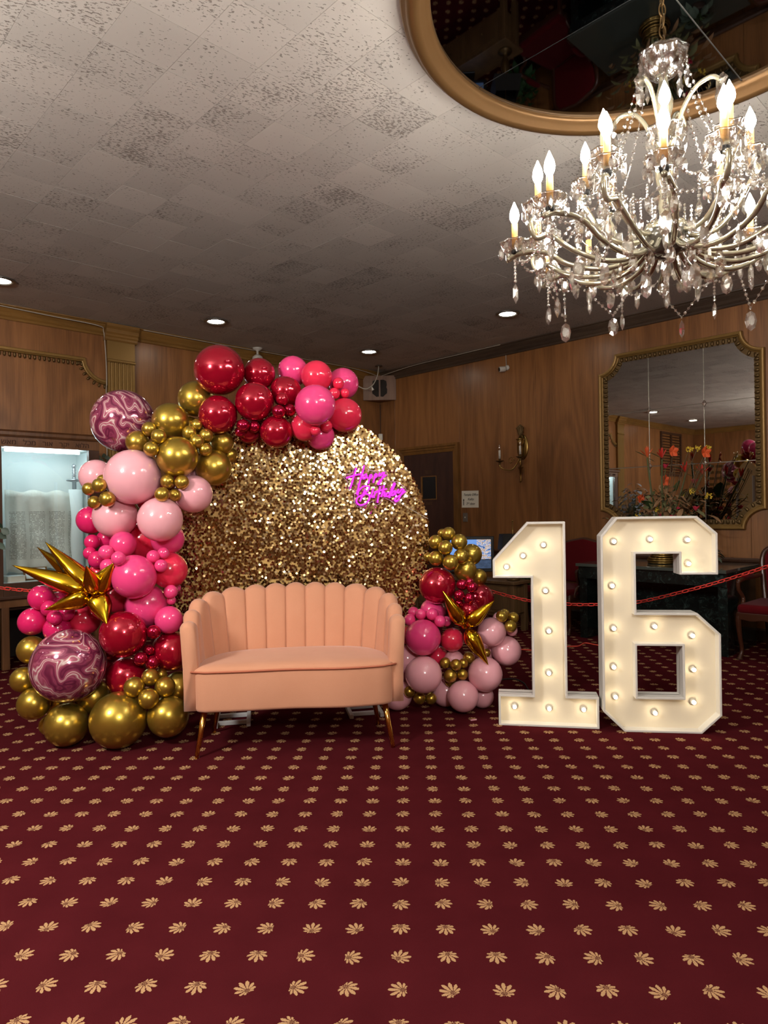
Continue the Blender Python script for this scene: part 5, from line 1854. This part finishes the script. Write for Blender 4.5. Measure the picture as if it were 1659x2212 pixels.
KIND = {'g': ('b_gold', 'chrome gold'), 'r': ('b_red', 'pearl red'), 'm': ('b_mauve', 'chrome crimson'), 'h': ('b_hot', 'hot pink'),
        'c': ('b_coral', 'coral pink'), 'k': ('b_mag', 'magenta pink'), 'l': ('b_light', 'light pink')}
PLACE = {
    'T': 'in the red crest of the balloon arch', 'P': 'at the pink end of the balloon arch above the neon sign', 'G': 'in the gold shoulder of the balloon arch',
    'L': 'in the light pink bend of the balloon arch', 'S': 'in the knot of four between light pink balloons near the sequins', 'Q': 'in the knot on light pink balloons near the display cabinet',
    'H': 'in the hot pink waist of the garland above the gold starburst', 'W': 'below the spiky gold starburst beside the display cabinet', 'D': 'in the dark red band beside the loveseat arm',
    'B': 'in the gold foot of the garland on the carpet', 'C': 'in the small knot above the biggest gold floor balloon',
    'a': 'in the gold top of the low garland by the monitor', 'b': 'in the red part of the low garland', 'd': 'in the pink row behind the loveseat arm', 'e': 'in the pale foot of the low garland',
    'f': 'in the knot under the three-pointed gold starburst', 'i': 'at the outer tip of the low garland near the number one', 'j': 'on the carpet under the low garland'}
NAMED = {
    (471, 896): 'large pearl red balloon under the very large red one, touching the gold shoulder', (550, 868): 'large pearl red balloon standing foremost amid the red crest of the arch',
    (560, 808): 'large pearl red balloon just below the pendant ceiling camera', (617, 846): 'large pearl red balloon with a small red one stuck on its front', (597, 933): 'large pearl red balloon lowest in the red crest, over the sequins',
    (633, 802): 'large hot pink balloon peeking up between red and coral ones atop the arch', (681, 875): 'large hot pink balloon standing foremost at the pink end of the arch', (741, 829): 'large hot pink balloon by the corner speaker, three small coral ones on it',
    (692, 941): 'large hot pink balloon lowest at the arch end, nearest the neon sign', (684, 813): 'large coral pink balloon on top of the foremost hot pink one', (745, 897): 'large coral pink balloon resting on the sequin board rim',
    (658, 922): 'large coral pink balloon squeezed between the lowest red and the foremost hot pink', (423, 862): 'large chrome gold balloon tucked behind the very large red one', (368, 910): 'large chrome gold balloon close beside the upper marbled orb',
    (383, 987): 'large chrome gold balloon above the knot of four small gold ones', (461, 1010): 'large chrome gold balloon lying against the sequins', (208, 1029): 'large light pink balloon peeking out behind a gold knot near the display cabinet',
    (418, 1067): 'large light pink balloon against the sequins under the gold ones', (249, 1115): 'large light pink balloon between the magenta one and its light pink twin', (346, 1122): 'large light pink balloon above the coral and hot pink ones by the sequins',
    (290, 1246): 'large hot pink balloon touching the sideways spike of the big starburst', (317, 1308): 'large hot pink balloon resting on the very large dark red one', (362, 1164): 'large hot pink balloon half hidden under the light pink ones by the sequins',
    (315, 1168): 'large coral pink balloon in the hollow under the light pink pair', (366, 1232): 'large coral pink balloon by the sequins with three small pink ones on it', (250, 1290): 'large coral pink balloon in the hollow behind the big starburst',
    (73, 1520): 'large chrome gold balloon low beside the marbled orb, toward the cabinet', (127, 1514): 'large chrome gold balloon squeezed under the lower marbled orb', (202, 1506): 'large chrome gold balloon between the lower orb and the very large gold one',
    (144, 1566): 'large chrome gold balloon on the carpet below the lower marbled orb', (363, 1547): 'large chrome gold balloon on the carpet by the loveseat leg', (388, 1487): 'large chrome gold balloon half hidden behind the loveseat arm',
    (371, 1406): 'large dark red balloon pressed against the loveseat arm', (274, 1462): 'large dark red balloon above the very large gold floor balloon', (184, 1338): 'large coral pink balloon under the downward spikes of the starburst',
    (945, 1265): 'large pearl red balloon under the gold top of the low garland', (1036, 1292): 'large pearl red balloon from which the red chain emerges', (914, 1377): 'large hot pink balloon standing foremost in the low garland',
    (915, 1457): 'large light pink balloon beside the loveseat arm under the hot pink one', (1048, 1456): 'large light pink balloon touched by the starburst tip', (1000, 1504): 'large light pink balloon foremost on the carpet in the low garland',
    (963, 1505): 'large light pink balloon on the carpet beside three small gold ones', (858, 1504): 'large light pink balloon on the carpet behind the loveseat leg', (1062, 1365): 'large light pink balloon behind the starburst with small gold ones above',
    (1094, 1406): 'large light pink balloon at the outer end, nearest the number one',
}


def balloon(x, y, r_, dd, kind, place, side, sx=1.0, sy=1.0):
    tab = LD if side == 'L' else RD
    Y = interp(tab, y) + dd + (max(0, x - 330) * .0006 if side == 'L' and y < 1130 else 0)
    p_ = at_depth(x, y, Y)
    R_ = r_ / F_PX * Y
    if p_.z < R_ * sy:                       # keep it on the carpet
        p_.z = R_ * sy
    mk, cname = KIND[kind]
    if mk not in BM:
        BM[mk] = balloon_mesh(mk)
    o_ = put('balloon', BM[mk], None, loc=p_)
    # knot points away from the viewer, into the garland
    d_ = Vector((random.uniform(-.5, .5), 1.0, random.uniform(-.5, .5)))
    o_.rotation_mode = 'QUATERNION'
    o_.rotation_quaternion = (-d_).to_track_quat('Z', 'Y')
    o_.scale = (R_ * sx, R_ * sy, R_)
    size = 'small' if r_ <= 18.5 else ('medium' if r_ <= 30 else ('large' if r_ < 50 else 'very large'))
    if (x, y) in NAMED:
        tag(o_, NAMED[(x, y)], 'balloon', 'balloons of the arch' if side == 'L' else 'balloons of the low garland')
        return o_
    tag(o_, '%s %s balloon %s' % (size, cname, PLACE[place]), 'balloon', '%s %s balloons %s' % (size, cname, PLACE[place]))
    return o_


LEFT = [
    # red crest
    (474, 800, 54, -0.030, 'r', 'T'), (471, 896, 41.5, -0.034, 'r', 'T'), (550, 868, 42, -0.060, 'r', 'T'), (560, 808, 34.5, 0.050, 'r', 'T'), (617, 846, 34, 0.003, 'r', 'T'),
    (597, 933, 35.5, -0.039, 'r', 'T'), (537, 933, 25, 0.072, 'r', 'T'),
    (525, 919, 14, -0.077, 'm', 'T'), (549, 922, 13, -0.040, 'm', 'T'), (519, 933, 12, -0.015, 'm', 'T'), (610, 862, 14, -0.108, 'r', 'T'), (602, 889, 14.5, -0.126, 'm', 'T'), (625, 886, 14, -0.080, 'm', 'T'),
    # pink end
    (633, 802, 33, 0.125, 'h', 'P'), (684, 813, 34, 0.015, 'c', 'P'), (681, 875, 44, -0.204, 'h', 'P'), (741, 829, 34, 0.122, 'h', 'P'), (745, 897, 37, 0.020, 'c', 'P'),
    (731, 828, 12.5, -0.006, 'c', 'P'), (722, 850, 12.5, 0.000, 'c', 'P'), (745, 849, 10.5, 0.010, 'c', 'P'), (658, 922, 31, -0.040, 'c', 'P'), (692, 941, 31, 0.072, 'h', 'P'),
    (681, 930, 11, -0.132, 'c', 'P'), (705, 921, 13, -0.050, 'c', 'P'),
    # gold shoulder
    (423, 862, 38, 0.100, 'g', 'G'), (368, 910, 39, -0.024, 'g', 'G'), (383, 987, 44.5, -0.107, 'g', 'G'), (461, 1010, 39, 0.034, 'g', 'G'), (297, 955, 25, -0.052, 'g', 'G'), (480, 956, 25, 0.057, 'g', 'G'), (496, 983, 17, 0.139, 'g', 'G'),
    (322, 927, 16, -0.088, 'g', 'G'), (343, 943, 16.5, -0.172, 'g', 'G'), (327, 970, 16.5, -0.176, 'g', 'G'), (425, 918, 13, -0.053, 'g', 'G'), (409, 935, 15.5, -0.069, 'g', 'G'), (425, 953, 15.5, -0.094, 'g', 'G'), (445, 941, 15.5, -0.053, 'g', 'G'), (443, 971, 15, -0.065, 'g', 'G'),
    (408, 930, 30, 0.131, 'g', 'G'),
    # light pink bend
    (287, 1030, 59.5, -0.087, 'l', 'L'), (208, 1029, 36, 0.050, 'l', 'L'), (418, 1067, 41, -0.011, 'l', 'L'), (249, 1115, 47, 0.015, 'l', 'L'), (346, 1122, 48, -0.119, 'l', 'L'), (330, 1075, 36, 0.145, 'c', 'L'), (400, 1020, 30, 0.097, 'l', 'L'),
    (362, 1040, 15.5, -0.115, 'g', 'S'), (393, 1042, 15.5, -0.137, 'g', 'S'), (350, 1068, 16, -0.209, 'g', 'S'), (378, 1070, 13.5, -0.113, 'g', 'S'),
    (192, 1056, 14, -0.050, 'g', 'Q'), (215, 1048, 15.5, -0.199, 'g', 'Q'), (221, 1037, 12, -0.050, 'g', 'Q'), (204, 1085, 14, -0.114, 'g', 'Q'), (232, 1078, 17, -0.177, 'g', 'Q'),
    # hot pink waist
    (196, 1123, 30, 0.103, 'k', 'H'), (266, 1176, 28.5, -0.043, 'h', 'H'), (315, 1168, 44, 0.196, 'c', 'H'), (362, 1164, 36, 0.077, 'h', 'H'), (199, 1171, 16.5, 0.047, 'k', 'H'), (231, 1165, 22, 0.130, 'k', 'H'),
    (229, 1193, 16, -0.121, 'h', 'H'), (256, 1206, 15.5, -0.238, 'h', 'H'), (233, 1223, 16.5, -0.114, 'h', 'H'), (210, 1209, 19, -0.029, 'k', 'H'), (194, 1195, 14, 0.009, 'k', 'H'), (216, 1240, 24, 0.050, 'c', 'H'),
    (290, 1246, 47.5, -0.120, 'h', 'H'), (317, 1308, 46, 0.056, 'h', 'H'), (366, 1232, 39, 0.038, 'c', 'H'), (331, 1202, 14, -0.089, 'h', 'H'), (353, 1195, 13, -0.058, 'h', 'H'), (348, 1222, 14, -0.102, 'h', 'H'),
    (369, 1278, 15, -0.013, 'h', 'H'), (381, 1270, 10, 0.119, 'h', 'H'), (370, 1297, 10, 0.028, 'h', 'H'), (365, 1339, 30, -0.017, 'h', 'H'), (250, 1290, 34, 0.100, 'c', 'H'),
    # left pink group
    (89, 1291, 27, -0.033, 'k', 'W'), (70, 1343, 29.5, 0.000, 'k', 'W'), (129, 1299, 21, 0.066, 'k', 'W'), (106, 1314, 17, -0.080, 'k', 'W'), (118, 1334, 16, -0.111, 'k', 'W'), (144, 1324, 17, -0.042, 'k', 'W'), (124, 1359, 29, -0.001, 'k', 'W'), (184, 1338, 33, 0.074, 'c', 'W'), (150, 1300, 26, 0.186, 'c', 'W'),
    # dark red band
    (267, 1370, 50, -0.098, 'r', 'D'), (371, 1406, 43, 0.055, 'r', 'D'), (274, 1462, 44, 0.041, 'r', 'D'), (332, 1365, 15, -0.080, 'm', 'D'), (343, 1355, 10, 0.040, 'm', 'D'), (321, 1405, 12.5, -0.049, 'm', 'D'), (304, 1423, 14.5, -0.098, 'm', 'D'), (330, 1431, 15, -0.060, 'm', 'D'), (230, 1420, 30, 0.132, 'r', 'D'),
    # gold foot
    (68, 1404, 30, 0.010, 'g', 'B'), (50, 1468, 27, -0.010, 'g', 'B'), (73, 1520, 34, -0.039, 'g', 'B'), (127, 1514, 33, 0.106, 'g', 'B'), (202, 1506, 37, 0.090, 'g', 'B'), (144, 1566, 46, -0.039, 'g', 'B'), (107, 1566, 22, 0.052, 'g', 'B'), (256, 1558, 60, -0.081, 'g', 'B'), (363, 1547, 44, -0.035, 'g', 'B'), (388, 1487, 37, 0.110, 'g', 'B'),
    (325, 1463, 19, -0.067, 'g', 'C'), (290, 1484, 22, -0.112, 'g', 'C'), (321, 1509, 22, -0.122, 'g', 'C'), (357, 1484, 22, -0.061, 'g', 'C'), (348, 1457, 13, 0.006, 'g', 'C'),
]
for b_ in LEFT:
    balloon(*b_, 'L')
RIGHT = [
    (969, 1153, 14.7, -0.019, 'g', 'a'), (941, 1171, 15.5, -0.043, 'g', 'a'), (992, 1171, 17.5, -0.047, 'g', 'a'), (962, 1183, 16, -0.097, 'g', 'a'), (942, 1206, 16.3, -0.060, 'g', 'a'), (973, 1215, 17, -0.102, 'g', 'a'), (996, 1202, 16.5, -0.060, 'g', 'a'), (955, 1152, 10, 0.042, 'g', 'a'), (926, 1203, 10, 0.000, 'g', 'a'),
    (1018, 1198, 23, 0.077, 'g', 'a'), (1005, 1232, 24.5, 0.007, 'g', 'a'), (1034, 1247, 18, 0.105, 'g', 'a'),
    (945, 1265, 40, -0.025, 'r', 'b'), (1036, 1292, 31, 0.067, 'r', 'b'), (1013, 1319, 23, -0.033, 'r', 'b'),
    (998, 1263, 12.5, -0.073, 'm', 'b'), (1020, 1269, 12.3, -0.095, 'm', 'b'), (992, 1286, 12, -0.101, 'm', 'b'), (1014, 1293, 12.7, -0.095, 'm', 'b'), (991, 1303, 10, -0.070, 'm', 'b'), (1014, 1257, 9, -0.048, 'm', 'b'),
    (935, 1320, 28, 0.067, 'h', 'd'), (893, 1323, 12.5, 0.034, 'h', 'd'), (885, 1339, 13, -0.013, 'h', 'd'), (909, 1327, 12, -0.030, 'h', 'd'), (934, 1327, 13.5, -0.055, 'h', 'd'), (951, 1342, 13, -0.092, 'h', 'd'), (964, 1342, 11, -0.042, 'h', 'd'),
    (914, 1377, 39, -0.073, 'h', 'd'), (977, 1382, 25.5, 0.000, 'c', 'd'), (885, 1372, 22, 0.079, 'c', 'd'), (945, 1418, 23, 0.110, 'c', 'd'),
    (915, 1457, 40, -0.094, 'l', 'e'), (1048, 1456, 37.5, -0.049, 'l', 'e'), (1000, 1504, 34, -0.075, 'l', 'e'), (963, 1505, 32, 0.091, 'l', 'e'), (1042, 1512, 25, 0.050, 'l', 'e'), (981, 1428, 23, 0.035, 'l', 'e'), (858, 1504, 33, 0.031, 'l', 'e'), (879, 1424, 30, 0.054, 'l', 'e'), (873, 1455, 22, 0.151, 'l', 'e'),
    (962, 1432, 12, -0.042, 'g', 'f'), (985, 1436, 12.5, -0.083, 'g', 'f'), (1001, 1433, 10.5, -0.046, 'g', 'f'), (1013, 1421, 13, -0.001, 'g', 'f'), (973, 1460, 14.5, -0.062, 'g', 'f'), (999, 1457, 12, -0.060, 'g', 'f'), (973, 1472, 12.5, -0.004, 'g', 'f'), (1051, 1410, 9, 0.035, 'g', 'f'),
    (1062, 1365, 31, -0.015, 'l', 'i'), (1094, 1406, 32, 0.046, 'l', 'i'), (1045, 1406, 25, 0.134, 'l', 'i'), (1106, 1362, 12, 0.050, 'l', 'i'), (1076, 1335, 12, 0.075, 'l', 'i'),
    (1084, 1331, 13, -0.053, 'g', 'i'), (1090, 1326, 11, 0.029, 'g', 'i'), (1109, 1334, 12, -0.003, 'g', 'i'), (1103, 1353, 13.3, -0.041, 'g', 'i'),
    (884, 1494, 12, -0.066, 'g', 'j'), (906, 1508, 13.5, -0.010, 'g', 'j'), (931, 1509, 12.5, 0.010, 'g', 'j'),
]
for b_ in RIGHT:
    balloon(*b_, 'R')

# printed marble foil orbs
orb = MB().lathe([(max(.0005, math.sin(PI * k / 30)), -math.cos(PI * k / 30)) for k in range(31)], 44).mesh('foil_orb_balloon', M['b_marble'], True)
for x, y, r_, dd, rot_, lab in ((266, 910, 67, 0.075, (.3, .2, .4), 'round maroon and white marbled foil balloon at the shoulder of the arch by the pilaster'), (148, 1438, 78, -0.111, (1.2, .9, 2.0), 'round maroon and white marbled foil balloon above the gold floor balloons')):
    Y = interp(LD, y) + dd
    R_ = r_ / F_PX * Y
    o_ = put('foil_orb_balloon', orb, None, loc=at_depth(x, y, Y), rot=rot_)
    o_.scale = (R_, R_, R_)
    tag(o_, lab, 'balloon')

# starburst foil balloons
def starburst(cx_, cy_, Y, tips, rad, label):
    c_ = at_depth(cx_, cy_, Y)
    t_ = empty('starburst_balloon', c_, 0, label, 'balloon')
    for k, (x, y, dY, fat) in enumerate(tips):
        v = at_depth(x, y, Y + dY) - c_
        L = v.length
        prof = [(.006, .015)] + [(rad * fat * w_, L * t2) for t2, w_ in ((.10, .52), (.2, .86), (.30, 1.0), (.4, .97), (.55, .78), (.7, .54), (.85, .28), (.96, .08), (1.0, .012))]
        Mx = v.to_track_quat('Z', 'Y').to_matrix().to_4x4() @ Matrix.Rotation(k * .7, 4, 'Z')
        MB().lathe(prof, 14, Mx, wave=(.10, 4)).build('foil_spike', M['foil_gold'], t_, smooth=True)
    return t_


starburst(208, 1283, 3.87, [(97, 1170, .02, 1), (79, 1181, .16, .9), (26, 1221, -.06, 1.05), (95, 1318, -.10, 1), (231, 1349, -.12, 1.25), (186, 1222, -.2, .95), (246, 1215, -.07, 1.2)], .055, 'large spiky gold foil starburst balloon pointing at the display cabinet')
starburst(1005, 1355, 4.30, [(956, 1276, -.04, 1), (1068, 1297, -.02, 1), (1055, 1437, -.06, 1), (1010, 1330, .12, .8)], .05, 'three-pointed gold foil starburst balloon on the low garland')
o_ = MB().box(-.02, .02, -.004, .004, 0, .006).build('confetti_strip', M['b_light'], None, loc=on_z(1023, 1556, 0), rot=.3)
tag(o_, 'tiny pink scrap of balloon lying on the carpet', 'scrap')
